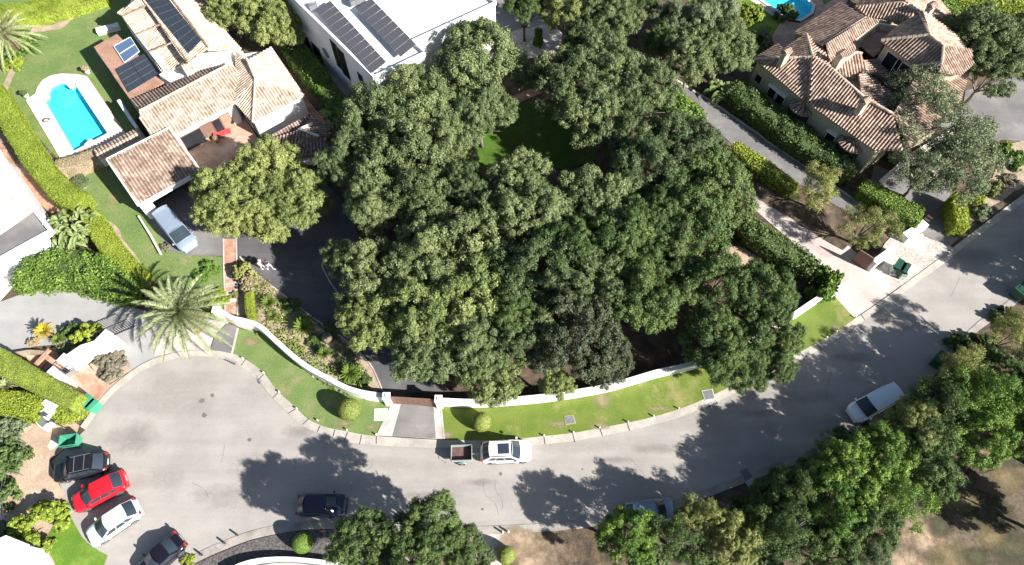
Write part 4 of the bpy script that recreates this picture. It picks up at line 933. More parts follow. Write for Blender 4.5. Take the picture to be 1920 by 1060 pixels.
def chimney(T, x, y, z0, z1, w, m, cap='tileold', d=None):
    """top centre seen at pixel"""
    p = P(x, y, z1); mb = MB().box((p.x, p.y, (z0 + z1) / 2), (w, d or w, z1 - z0), R(32)); o = obj('chimney', mb, M[m], T, world=True)
    cm = MB(); c, s = math.cos(R(32)), math.sin(R(32)); W = w * .62; D = (d or w) * .62
    for sx, sy in ((-1, -1), (1, -1), (1, 1), (-1, 1)):
        lx, ly = sx * W * .75, sy * D * .75; cm.box((p.x + c * lx - s * ly, p.y + s * lx + c * ly, z1 + .12), (.16, .16, .24), R(32))
    for k in range(5):
        l = -W + 2 * W * (k + .5) / 5
        for sg in (-1, 1):
            a = (p.x + c * l, p.y + s * l, z1 + .52); e = (p.x + c * l - s * sg * D * 1.1, p.y + s * l + c * sg * D * 1.1, z1 + .26)
            cm.tube([a, e], .1, 6)
    cp = obj('chimney_cap', cm, M[cap], T, world=True); cp.parent = o; o.location = (0, 0, 0); return o

# ===== white modern house
T = thing('modern_house', 'large flat-roofed white house with two rows of solar panels at the top of the picture', 'house', P(717, 203))
H = 8.0
A = P(702, 146, H); B = P(562, 8, H); u = (B - A).normalized(); C0 = P(796, 101, H); v = (C0 - A).normalized()
def hp(a, b, z=H): q = A + u * a + v * b; return Vector((q.x, q.y, z))
LB = (C0 - A).length; LA = (B - A).length * 1.9; DD = 16.5
obj('wall', MB().prism([hp(0, 0)[:2], hp(LA, 0)[:2], hp(LA, DD)[:2], hp(2.2, DD)[:2], hp(2.2, LB)[:2], hp(0, LB)[:2]], 0, H - .25), M['white'], T, world=True)
pr = MB(); ring = [hp(0, 0), hp(LA, 0), hp(LA, DD), hp(2.2, DD), hp(2.2, LB), hp(0, LB), hp(0, 0)]
wall_strip(pr, [(q.x, q.y) for q in ring], .28, H - .3, H + .22); obj('parapet', pr, M['white'], T, world=True)
def rp(x, y): return P(x, y, H)
qa = [rp(593, 25), rp(622, 5), rp(727, 121), rp(699, 143)]
qa = [rp(592, 25), rp(621, 6), rp(726, 121), rp(698, 143)]
array(T, qa, 1, 11, 'pv', .03, .38)
qb = [rp(667, 22), rp(697, 1), rp(782, 88), rp(751, 113)]
array(T, qb, 1, 8, 'pv', .03, .38)
qc = [rp(600, -60), rp(640, -85), rp(672, -8), rp(645, 10)]; qc = [rp(628, -20), rp(659, -40), rp(690, -8), rp(658, 12)]
array(T, qc, 1, 3, 'pv', .03, .38)
rk = MB()
for q in (qa, qb, qc):
    for t in (.15, .85):
        a, b = bil(q, t, 0), bil(q, t, 1); rk.tube([a + Vector((0, 0, .2)), b + Vector((0, 0, .2))], .05, 4)
obj('panel_rail', rk, M['metal'], T, world=True)
gr = MB()
for i in range(7):
    a = rp(585 + i * 2.2, 12 - i * .6); gr.tube([a + Vector((0, 0, .1)), a + Vector((0, 0, .9))], .03, 4)
obj('roof_vent', gr, M['metal'], T, world=True)
for x, y in ((665, 8), (676, 4), (588, 16)):
    q = rp(x, y); obj('roof_unit', MB().box((q.x, q.y, H + .3), (.9, .5, .6), R(30)), M['metal'], T, world=True)
Axy, Bxy = hp(0, 0)[:2], hp(LA, 0)[:2]
fl = lambda a: (hp(a, 0)[0], hp(a, 0)[1])
# windows on the shaded south-west wall
def sww(a, z, w, h, nm='window', bars=0): 
    return window(T, Bxy, Axy, 1 - a / LA, z, w, h, bars=bars, frame='dark', name=nm)
sww(6.8, 4.9, 1.3, 3.8, 'stair_window', 0); sww(8.0, 5.2, 1.1, 3.6, 'stair_window'); sww(3.3, 5.3, .75, 1.3); sww(2.2, 2.9, .75, 1.4); sww(13.5, 1.4, 1.5, 2.4, 'door'); sww(16, 1.4, 1.6, 2.4, 'door')
window(T, hp(0, 0)[:2], hp(0, LB)[:2], .72, 4.6, 1.0, 1.1, frame='dark')
for b, z, w, h in ((13.2, 5.6, 1.9, 1.1), (10.6, 4.7, .35, 1.3), (11.4, 5.1, .6, 1.5), (12.1, 5.3, .35, 1.3), (14.7, 4.5, 1.5, 1.9)):
    window(T, hp(2.2, LB)[:2], hp(2.2, DD)[:2], (b - LB) / (DD - LB), z, w, h, frame='metal' if w > 1 else 'wood')
obj('wall_disc', MB().tube([hp(11, -.02, 3.4), hp(11, -.10, 3.4)], .62, 20), M['metal'], T, world=True)
# terrace low wall with steps
wallthing('terrace_wall', 'low pale wall between the green hedge and the white house terrace', [(556, 78), (600, 135), (640, 180), (664, 210)], .2, .5, m='conc')

# ===== left Spanish villa
T = thing('spanish_house', 'rambling white house with bleached clay tile roofs between the pool and the oaks', 'house', P(400, 250))
rm = MB(); rd = MB()
E1 = 3.3; R1_ = 4.6
# long wing
wing_s = PZ([(258, 208, R1_), (433, 119, R1_), (445, 150, 4.1), (441, 194, E1), (329, 252, E1), (283, 255, 3.35)])
f = [P(258, 208, R1_), P(433, 119, R1_), P(442, 194, E1), P(285, 274, E1)]
n = (f[1] - f[0]).cross(f[3] - f[0]).normalized()
def onplane(x, y, f=f, n=n):
    a = P(x, y, 0); o = Vector((0, 0, CAMH)); d = a - o; t = (f[0] - o).dot(n) / d.dot(n); return o + d * t
tileface(rm, [onplane(*q) for q in [(262, 210), (436, 119), (452, 148), (441, 194), (329, 252), (316, 240), (283, 256), (262, 222)]])
obj('roof', rm, M['tilepale'], T, world=True)
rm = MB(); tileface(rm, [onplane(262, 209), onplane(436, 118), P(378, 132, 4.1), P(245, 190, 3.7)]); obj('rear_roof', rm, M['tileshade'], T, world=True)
rd = MB(); ridge(rd, onplane(262, 209), onplane(436, 118)); obj('ridge_tiles', rd, M['tilepale'], T, world=True)
# hipped east wing
ap = (479, 148, 5.0); a0 = P(*ap); cS = P(474, 230, E1); cE = P(571, 179, E1); cW = P(441, 194, E1); cN = P(508, 88, E1 + .1); cNW = P(446, 98, 3.9); rdg = P(463, 112, 5.0)
rm = MB(); tileface(rm, [a0, cW, cS]); tileface(rm, [a0, cS, cE]); tileface(rm, [a0, cE, cN, rdg]); tileface(rm, [a0, rdg, cNW, P(440, 130, 4.1), cW]); obj('roof', rm, M['tilepale'], T, world=True)
for k in (cS, cE, rdg): rd = MB(); ridge(rd, a0, k); obj('ridge_tiles', rd, M['tilepale'], T, world=True)
# main block with stepped bays and long ridge
ES, RG = 4.4, 6.3
rm = MB()
top = [(322, -2), (345, 28), (368, 57), (392, 90)]
rA, rB = P(321, -4, RG), P(391, 89, RG); eA, eB = P(219, 24, ES), P(302, 134, ES)
n2 = (rB - rA).cross(eA - rA).normalized()
def on2(x, y, dz=0.0):
    a = P(x, y, 0); o = Vector((0, 0, CAMH)); d = a - o; b = rA + Vector((0, 0, dz)); t = (b - o).dot(n2) / d.dot(n2); return o + d * t
tileface(rm, [on2(240, -40), on2(290, -44), on2(322, -4), on2(391, 89), on2(352, 118), on2(338, 103), on2(276, 11)])
for i, (q, tri) in enumerate([([(219, 24), (300, -30), (276, 11), (230, 31)], None), ([(230, 31), (276, 10), (303, 46), (255, 66)], 1), ([(255, 66), (303, 46), (330, 78), (280, 98)], 1), ([(280, 98), (330, 78), (352, 118), (320, 131), (302, 134)], 1)]):
    P0 = [on2(x, y, -.15 - .22 * i) for x, y in q]; tileface(rm, P0)
obj('roof', rm, M['tilepale'], T, world=True)
rm = MB(); tileface(rm, [rA, rB, P(452, 92, 3.9), P(418, 52, 4.4), P(398, 20, 4.6), P(378, -20, 4.6)]); obj('roof', rm, M['tilepale'], T, world=True)
for a, b in (((276, 11), (352, 116)), ((230, 31), (276, 10)), ((255, 66), (303, 46)), ((280, 98), (330, 78))):
    rm = MB(); ridge(rm, on2(*a), on2(*b), .10); obj('ridge_tiles', rm, M['tileshade'], T, world=True)
rm = MB(); ridge(rm, rA, rB)
obj('ridge_tiles', rm, M['tileshade'], T, world=True)
q = [on2(275, -2), on2(321, -4), on2(380, 77), on2(354, 103)]
q = [on2(232, -45), on2(286, -45), on2(380, 77), on2(355, 103)]
q = [on2(243, -36), on2(287, -40), on2(380, 77), on2(355, 102)]
array(T, q, 1, 12, 'pv2', .02, .16, 'solar_collector')
# flat white terrace roof between the wings and the white walls below
fr = MB(); fr.prism([P(x, y, 3.7)[:2] for x, y in [(298, 140), (345, 112), (392, 86), (455, 96), (440, 116), (372, 150), (320, 155)]], 0, 3.7); obj('terrace_roof', fr, M['white'], T, world=True)
wallpoly(T, 'wall', [(219, 24), (302, 134), (380, 118), (452, 92), (400, 20), (378, -20), (300, -60)], ES - .35, 'white')
wallpoly(T, 'wall', [(247, 193), (378, 132), (440, 110), (442, 193), (329, 251), (285, 273)], E1 - .15, 'white', inset=.3)
wW = wallpoly(T, 'wall', [(441, 194), (474, 230), (571, 179), (508, 90), (450, 98)], E1 - .1, 'white', inset=.35)[1]
A_, B_ = P(329, 251, 0), P(441, 193, 0)
# wing facade openings (towards the patio)
W0, W1 = P(285, 273, E1 - .15), P(442, 193, E1 - .15); cen = sum([P(x, y, E1 - .15) for x, y in [(247, 193), (378, 132), (440, 110), (442, 193), (329, 251), (285, 273)]], Vector()) / 6
W0 = W0 + (cen - W0).normalized() * .3; W1 = W1 + (cen - W1).normalized() * .3
W0 = W1 + (W0 - W1); 
for t, w, h, m_, fr_ in ((.40, 2.2, 2.1, 'window', 'brown'), (.60, 1.2, 2.2, 'brown', 'brown'), (.72, .9, 2.1, 'window', 'brown'), (.84, 1.0, 2.2, 'wood', 'brown')):
    window(T, W0[:2], W1[:2], t, h / 2 + .1, w, h, m=m_, frame=fr_, name='door')
window(T, wW[0], wW[1], .35, 1.4, 1.0, 1.6, frame='white'); window(T, wW[0], wW[1], .7, 1.3, 1.0, 1.9, frame='white')
# lower porch roofs by the trees
rm = MB(); Z1 = 2.7
tileface(rm, PZ([(503, 256, Z1), (583, 212, Z1), (573, 240, 2.2), (512, 268, 2.1)]), down=(.6, -.8, -.3)); 
tileface(rm, PZ([(566, 242, 3.0), (586, 212, 2.6), (622, 250, 2.2), (600, 262, 2.6)]))
tileface(rm, PZ([(560, 244, 3.0), (598, 256, 2.9), (625, 280, 2.2), (582, 294, 2.2)]))
tileface(rm, PZ([(505, 262, 2.6), (560, 244, 3.0), (582, 294, 2.2), (520, 300, 2.1)]))
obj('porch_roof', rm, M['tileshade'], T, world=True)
wallpoly(T, 'porch_wall', [(508, 262), (566, 240), (615, 256), (618, 280), (585, 290), (525, 296)], 2.1, 'white', inset=.5)
for k in ((586, 232, 3.0), (598, 256, 2.9)):
    rm = MB(); ridge(rm, P(560, 244, 3.0), P(*k)); obj('ridge_tiles', rm, M['capst'], T, world=True)
# garage wing
rm = MB(); G1, G2 = 3.9, 2.75
tileface(rm, PZ([(200, 299, G1), (317, 240, G1), (376, 320, G2), (259, 386, G2)])); obj('garage_roof', rm, M['tileold'], T, world=True)
a, b, c, d = PZ([(200, 299, G1), (317, 240, G1), (376, 320, G2), (259, 386, G2)])
vm = MB()
for p, q in ((a, b), (b, c), (c, d), (d, a)):
    vm.tube([p + Vector((0, 0, .02)), q + Vector((0, 0, .02))], .11, 6)
obj('roof_verge', vm, M['capst'], T, world=True)
# garage walls: back, two sides, posts; open front
def vwall(T, p, q, z0, zp, zq, th, m, name='wall'):
    d = Vector((q[0] - p[0], q[1] - p[1], 0)).normalized(); n = Vector((-d.y, d.x, 0)) * th / 2; p = Vector((p[0], p[1], 0)); q = Vector((q[0], q[1], 0))
    vs = [p + n, q + n, q - n, p - n]; V = [Vector((x.x, x.y, z0)) for x in vs] + [Vector((vs[0].x, vs[0].y, zp)), Vector((vs[1].x, vs[1].y, zq)), Vector((vs[2].x, vs[2].y, zq)), Vector((vs[3].x, vs[3].y, zp))]
    return obj(name, MB().add(V, [(3, 2, 1, 0), (4, 5, 6, 7), (0, 1, 5, 4), (1, 2, 6, 5), (2, 3, 7, 6), (3, 0, 4, 7)]), M[m], T, world=True)
I = lambda p, k=.05: p + ((a + b + c + d) / 4 - p) * k
a2, b2, c2, d2 = I(a), I(b), I(c), I(d)
vwall(T, a2, b2, 0, G1 - .2, G1 - .2, .25, 'white', 'garage_wall'); vwall(T, d2, a2, 0, G2 - .2, G1 - .2, .25, 'white', 'garage_wall'); vwall(T, b2, c2, 0, G1 - .2, G2 - .2, .25, 'white', 'garage_wall')
m_ = d2.lerp(c2, .16); vwall(T, d2, m_, 0, G2 - .2, G2 - .2, .3, 'white', 'garage_pier'); vwall(T, a2.lerp(d2, .72), b2.lerp(c2, .72), 0, G2 + .05, G2 + .05, .2, 'interior', 'garage_back')
vwall(T, d2, c2, G2 - .55, G2 - .2, G2 - .2, .22, 'white', 'lintel')
# roof terrace with glass and collectors on the garden side
Z = 3.0
tp = [P(x, y, Z) for x, y in [(176, 88), (219, 64), (310, 153), (246, 190)]]
obj('terrace_deck', MB().prism([p[:2] for p in tp], Z - .18, Z), M['wood'], T, world=True)
pm = MB()
for p in (tp[0], tp[3], tp[0].lerp(tp[3], .5)):
    q = I(p, 0); c_ = sum(tp, Vector()) / 4; q = p.lerp(c_, .06); pm.box((q.x, q.y, (Z - .2) / 2), (.22, .22, Z - .2))
obj('terrace_post', pm, M['white'], T, world=True)
q = [P(x, y, Z + .05) for x, y in [(216, 131), (271, 101), (303, 138), (241, 175)]]
q4 = [q[0], q[1], q[2], q[3]]; array(T, q4, 2, 4, 'pv2', .02, .08, 'solar_collector')
q = [P(x, y, Z + .05) for x, y in [(214, 88), (245, 71), (262, 98), (234, 119)]]
gm = MB().prism([p[:2] for p in q], Z, Z + .12); obj('skylight', gm, M['glassblue'], T, world=True)
fm = MB()
for i in range(4): fm.tube([q[i] + Vector((0, 0, .1)), q[(i + 1) % 4] + Vector((0, 0, .1))], .04, 4)
fm.tube([q[0].lerp(q[3], .5) + Vector((0, 0, .1)), q[1].lerp(q[2], .5) + Vector((0, 0, .1))], .04, 4); obj('skylight_frame', fm, M['white'], T, world=True)
obj('outdoor_bench', MB().box(P(203, 55, .35), (2.6, .7, .7), R(22)), M['capst'], T, world=True)
chimney(T, 353, 128, 3.5, 4.6, .9, 'white', 'tilepale'); 
# parasol folded, patio things
# tile-topped fence wall behind the pool
T2 = thing('tiled_fence', 'white wall with a pale clay tile coping between the pool and the garage', 'wall', P(235, 285))
w0, w1 = P(197, 312), P(278, 268)
obj('wall_body', wall_strip(MB(), [w0[:2], w1[:2]], .3, 0, 1.75), M['white'], T2, world=True)
rm = MB(); d_ = (w1 - w0).normalized(); nn = Vector((-d_.y, d_.x, 0))
tileface(rm, [w0 + nn * .75 + Vector((0, 0, 1.72)), w1 + nn * .75 + Vector((0, 0, 1.72)), w1 + Vector((0, 0, 2.0)) - nn * .05, w0 + Vector((0, 0, 2.0)) - nn * .05], sp=.36, r=.14)
tileface(rm, [w0 - nn * .6 + Vector((0, 0, 1.75)), w1 - nn * .6 + Vector((0, 0, 1.75)), w1 + Vector((0, 0, 2.0)) - nn * .05, w0 + Vector((0, 0, 2.0)) - nn * .05], sp=.36, r=.14)
obj('tile_coping', rm, M['tilepale'], T2, world=True)
wallthing('garden_wall', 'white wall joining the tiled roof wing and the deck above the pool lawn', [(240, 213), (262, 248), (272, 262)], .35, 2.2)
wallthing('low_kerb_wall', 'thin white kerb wall between the lawn and the parked silver van', [(262, 408), (285, 445), (303, 478)], .15, .35, cat='kerb')
# patio furniture
T2 = thing('sun_lounger', 'red cushioned lounger on the terracotta patio', 'lounger', P(420, 254), R(25))
fm = MB()
for sx in (-.8, .8):
    for sy in (-.3, .3): fm.box((sx, sy, .15), (.06, .06, .3))
fm.box((0, 0, .32), (1.8, .7, .06)); obj('frame', fm, M['metal'], T2); obj('cushion', MB().box((.2, 0, .41), (1.3, .66, .12)), M['chairred'], T2); obj('backrest', MB().add([(-.45, -.33, .42), (-.45, .33, .42), (-.95, .33, .78), (-.95, -.33, .78), (-.45, -.33, .50), (-.45, .33, .50), (-.93, .33, .88), (-.93, -.33, .88)], [(3, 2, 1, 0), (4, 5, 6, 7), (0, 1, 5, 4), (1, 2, 6, 5), (2, 3, 7, 6), (3, 0, 4, 7)]), M['chairred'], T2)
def pot(x, y, label, m='terra', r=.3, h=.5, leaf='l_yellow', rp_=9):
    T = thing('plant_pot', label, 'pot', P(x, y, 0)); obj('pot', MB().lathe((0, 0, 0), [(.01, 0), (r * .7, 0), (r, h), (r * .85, h), (r * .8, h - .08), (.01, h - .08)], 14), M[m], T, smooth=True)
    o = bpy.data.objects.new('foliage', crown('bush1')); COL.objects.link(o); o.parent = T; o.location = (0, 0, h + .25); k = rp_ * mpp(x, y); o.scale = (k, k, k)
    if not o.data.materials: o.data.materials.append(None)
    o.material_slots[0].link = 'OBJECT'; o.material_slots[0].material = M[leaf]
pot(383, 246, 'potted yellow-green plant against the patio doors'); pot(390, 262, 'terracotta pot with a reddish plant on the shaded patio', leaf='l_purple', rp_=7); pot(408, 267, 'low pot by the feet of the red lounger', leaf='l_cream', rp_=5)
pot(166, 138, 'pale potted plant at the right corner of the pool terrace', 'white', leaf='l_cream', rp_=7); pot(52, 183, 'pale potted plant at the left corner of the pool terrace', 'white', leaf='l_mid', rp_=7)
# roof at the left edge
T = thing('tiled_house', 'house with a near-white roof and grey awning cut off by the left edge', 'house', P(20, 470))
a, b, c, d = PZ([(-60, 250, 4.6), (0, 282, 4.4), (68, 385, 3.2), (-60, 462, 3.2)])
rm = MB(); zz = 3.6
tileface(rm, PZ([(-110, 280, zz), (-6, 272, zz), (72, 388, zz), (-30, 460, zz), (-140, 470, zz)]), down=(1, -.1, -.2)); obj('roof', rm, M['tilewhite'], T, world=True)
wallpoly(T, 'wall', [(-110, 280), (-6, 275), (68, 385), (-30, 450), (-140, 470)], zz - .15, 'white', inset=.3)
obj('flat_roof', MB().prism([P(x, y, 3.0)[:2] for x, y in [(-60, 452), (56, 391), (90, 437), (-60, 520)]], 2.7, 3.0), M['drive2'], T, world=True)
fm = MB()
Q = [P(x, y, 3.0) for x, y in [(-60, 520), (90, 437), (96, 433), (60, 388)]]
wall_strip(fm, [(q.x, q.y) for q in Q], .35, 2.5, 3.2); obj('parapet', fm, M['white'], T, world=True)
wallpoly(T, 'wall', [(-60, 465), (56, 400), (88, 440), (-60, 516)], 2.7, 'white', inset=.2)
sheet('house_terrace', [(-60, 520), (60, 455), (100, 430), (110, 470), (60, 500), (0, 565), (-60, 590)], .04, M['white'])
T = thing('flat_roofed_house', 'plain white flat roof cut off at the bottom left corner', 'house', P(10, 1060))
obj('wall', MB().prism([P(x, y, 3.0)[:2] for x, y in [(-60, 1040), (12, 1008), (46, 1022), (78, 1110), (-60, 1160)]], 0, 2.9), M['white'], T, world=True)
obj('parapet', wall_strip(MB(), [P(x, y, 3.0)[:2] for x, y in [(-60, 1040), (12, 1008), (46, 1022), (78, 1110)]], .3, 2.6, 3.1), M['white'], T, world=True)

# ===== right tiled villa
T = thing('tiled_villa', 'cream villa with many weathered clay tile roofs and an octagonal tower at the top right', 'house', P(1600, 150))
def TF(pts, m='tileold', down=None, name='roof', sp=.32, r=.118):
    rm = MB(); tileface(rm, PZ(pts), sp=sp, r=r, down=down); return obj(name, rm, M[m], T, world=True)
e, r_ = 4.2, 6.2
sw = (-.72, -.69, -.3); se = (.72, -.69, -.3)
TF([(1414, 111, e), (1523, 108, r_), (1516, 197, e)])
TF([(1516, 197, e), (1523, 108, r_), (1559, 130, r_), (1619, 183, r_), (1674, 215, r_), (1690, 285, e), (1640, 282, e), (1611, 263, e)])
TF([(1414, 111, e), (1459, 82, 4.6), (1470, 92, 5.0), (1512, 65, 5.0), (1523, 108, r_)], 'tileold')
TF([(1512, 65, 5.0), (1541, 84, 5.0), (1559, 130, r_), (1523, 108, r_)], 'tileold')
TF([(1488, 62, 4.2), (1576, 4, 4.2), (1623, 34, 5.6), (1541, 85, 5.6)], 'tileold')
TF([(1541, 85, 5.6), (1623, 34, 5.6), (1672, 44, 4.4), (1605, 76, 4.3), (1605, 96, 4.3), (1559, 130, 4.6)], 'tileold')
TF([(1559, 131, 5.2), (1604, 99, 5.8), (1616, 101, 5.8), (1625, 130, 4.8), (1602, 150, 4.4)], 'tileold')
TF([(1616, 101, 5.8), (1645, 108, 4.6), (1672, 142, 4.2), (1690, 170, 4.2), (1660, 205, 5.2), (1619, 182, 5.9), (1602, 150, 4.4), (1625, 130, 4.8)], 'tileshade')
TF([(1603, 15, 4.6), (1690, 5, 6.4), (1723, 23, 6.4), (1696, 42, 5.4), (1626, 33, 4.8)], 'tileold', down=(-.5, -.8, -.3))
TF([(1603, 15, 4.6), (1616, -6, 4.6), (1680, -30, 5.4), (1690, 5, 6.4)], 'tileshade')
TF([(1690, 5, 6.4), (1700, -25, 5.4), (1740, -20, 4.6), (1790, 44, 4.4), (1782, 58, 4.4), (1723, 23, 6.4)], 'tileold')
# tower
tz, te = 8.6, 6.6
tA, tB, tC, tD = (1742, 66, tz), (1768, 86, tz), (1766, 118, tz - .2), (1652, 76, te)
TF([(1652, 76, te), (1742, 66, tz), (1768, 86, tz), (1766, 118, tz - .6), (1717, 125, te)])
TF([(1652, 76, te), (1690, 44, te), (1724, 26, te + .3), (1742, 66, tz)], 'tileold')
TF([(1742, 66, tz), (1724, 24, te + .3), (1790, 62, te), (1806, 98, te), (1768, 86, tz)], 'tileold')
TF([(1768, 86, tz), (1806, 98, te), (1825, 121, te), (1800, 142, te), (1737, 142, te), (1766, 118, tz - .6)], 'tileold')
TF([(1717, 125, te), (1766, 118, tz - .6), (1737, 142, te)], 'tileshade')
for a, b in [((1414, 111, e), (1523, 108, r_)), ((1523, 108, r_), (1516, 197, e)), ((1523, 108, r_), (1559, 130, r_)), ((1559, 130, r_), (1619, 183, r_)), ((1619, 183, r_), (1674, 215, r_)), ((1523, 108, r_), (1512, 65, 5)), ((1541, 85, 5.6), (1623, 34, 5.6)), ((1559, 131, 5.2), (1604, 99, 5.8)), ((1604, 99, 5.8), (1616, 101, 5.8)), ((1690, 5, 6.4), (1603, 15, 4.6)), ((1690, 5, 6.4), (1723, 23, 6.4)), ((1652, 76, te), (1742, 66, tz)), ((1742, 66, tz), (1768, 86, tz)), ((1768, 86, tz), (1766, 118, tz - .6)), ((1742, 66, tz), (1724, 25, te + .3)), ((1768, 86, tz), (1806, 98, te)), ((1766, 118, tz - .6), (1737, 142, te)), ((1766, 118, tz - .6), (1717, 125, te))]:
    rm = MB(); ridge(rm, P(*a), P(*b), .17); obj('ridge_tiles', rm, M['tilepale'], T, world=True)
_, V = wallpoly(T, 'wall', [(1414, 111), (1516, 197), (1611, 263), (1645, 288), (1700, 250), (1672, 142), (1605, 96), (1541, 84), (1470, 88)], e, 'cream', inset=.45)
wallpoly(T, 'wall', [(1488, 62), (1576, 4), (1623, 34), (1541, 85)], 4.2, 'cream', inset=.5)
wallpoly(T, 'wall', [(1603, 15), (1680, -30), (1740, -20), (1785, 45), (1760, 80), (1690, 60), (1640, 40)], 4.4, 'cream', inset=.6)
_, TV = wallpoly(T, 'tower_wall', [(1655, 79), (1717, 127), (1737, 143), (1800, 142), (1824, 121), (1800, 92), (1724, 28), (1690, 44)], te - .05, 'cream', inset=.4)
wallpoly(T, 'wall', [(1690, 170), (1740, 160), (1820, 140), (1770, 230), (1700, 260)], 4.0, 'cream', inset=.2)
TF([(1690, 170, 4.2), (1737, 148, 4.9), (1815, 135, 4.8), (1790, 200, 4.2), (1720, 262, 4.0), (1690, 285, 4.2), (1674, 215, 6.0)], 'tileold')
window(T, TV[0], TV[1], .40, 4.9, 1.9, 2.0, frame='white'); window(T, TV[0], TV[1], .74, 4.9, 1.9, 2.0, frame='white')
for i, t in enumerate((.40, .56)): window(T, V[0], V[1], t, 1.9, .95, 1.5, frame='white')
window(T, V[1], V[2], .60, 1.9, 1.0, 1.5, frame='white'); window(T, V[1], V[2], .42, .8, .9, .8, frame='white'); window(T, V[0], V[1], .12, 2.2, .8, 1.0, frame='cream')
# window hoods
for (A0, B0, t, z) in ((V[0], V[1], .40, 2.85), (V[0], V[1], .56, 2.85), (V[1], V[2], .60, 2.85)):
    p, rz, n = wall_frame(A0, B0, t, z, .25); obj('window_hood', MB().box(p, (1.3, .5, .12), rz), M['capst'], T, world=True)
# bay window with its little roof
for (x, y, A0, B0, t) in ((0, 0, V[0], V[1], .90), (0, 0, V[1], V[2], .97)):
    p, rz, n = wall_frame(A0, B0, t, 0, 0); bm = MB(); pts = []
    for k in range(7):
        a_ = math.pi * k / 6; lx, ly = -math.cos(a_) * 1.35, math.sin(a_) * 1.2; pts.append((p.x + math.cos(rz) * lx + n.x * ly, p.y + math.sin(rz) * lx + n.y * ly))
    obj('bay_window', MB().prism(pts, 0, .9), M['cream'], T, world=True); o = obj('bay_glass', MB().prism([(p.x + (q[0] - p.x) * .96, p.y + (q[1] - p.y) * .96) for q in pts], .9, 3.0), M['window'], T, world=True)
    rm = MB(); top = Vector((p.x, p.y, 3.75)); ed = [Vector((p.x + (q[0] - p.x) * 1.08, p.y + (q[1] - p.y) * 1.08, 3.05)) for q in pts]
    for k in range(6): tileface(rm, [top, ed[k], ed[k + 1]], sp=.34, r=.12)
    obj('bay_roof', rm, M['tileshade'], T, world=True)
# courtyard patio, arches
obj('courtyard_floor', MB().prism([P(x, y, 4.6)[:2] for x, y in [(1606, 78), (1646, 44), (1668, 60), (1650, 96), (1640, 104)]], 4.3, 4.5), M['terra'], T, world=True)
cw = MB(); wall_strip(cw, [P(x, y, 5.4)[:2] for x, y in [(1606, 74), (1649, 42), (1690, 50)]], .3, 4.2, 5.3); obj('courtyard_wall', cw, M['cream'], T, world=True)
for x, y in ((1641, 152), (1660, 166)):
    q = P(x, y, 4.5); am = MB(); 
    pts = [Vector((-.75, 0, -.9)), Vector((.75, 0, -.9))] + [Vector((.75 * math.cos(t), 0, .3 + .75 * math.sin(t))) for t in np.linspace(0, math.pi, 9)]
    rot = Matrix.Rotation(R(-42), 3, 'Z'); pf = [q + rot @ (k + Vector((0, -.12, 0))) for k in pts]; pb = [q + rot @ (k + Vector((0, .1, 0))) for k in pts]; n_ = len(pf)
    am.add(pf + pb, [tuple(range(n_)), tuple(range(n_, 2 * n_))[::-1]] + [(i, n_ + i, n_ + (i + 1) % n_, (i + 1) % n_) for i in range(n_)]); obj('arched_opening', am, M['interior'], T, world=True)
chimney(T, 1474, 100, 4.6, 6.5, .75, 'cream', d=.6); chimney(T, 1578, 105, 4.8, 6.8, .9, 'cream', d=.7); chimney(T, 1621, 192, 5.4, 7.0, .7, 'cream', d=.6); chimney(T, 1746, 14, 5, 7.4, .75, 'cream', d=.6)
# low garden wall of the villa
wallthing('villa_wall', 'low cream wall with a curved top running under the grey-green olive tree', [(1640, 355), (1680, 320), (1705, 300), (1730, 285), (1790, 250)], .3, 1.2, m='cream', cap='capst')
wallthing('round_planter', 'round pale stone planter ring at the foot of the olive tree by the villa drive', [(1728 + 22 * math.cos(a), 340 + 10 * math.sin(a) - 8) for a in np.linspace(R(-60), R(190), 12)], .3, .5, m='cream', cat='planter')
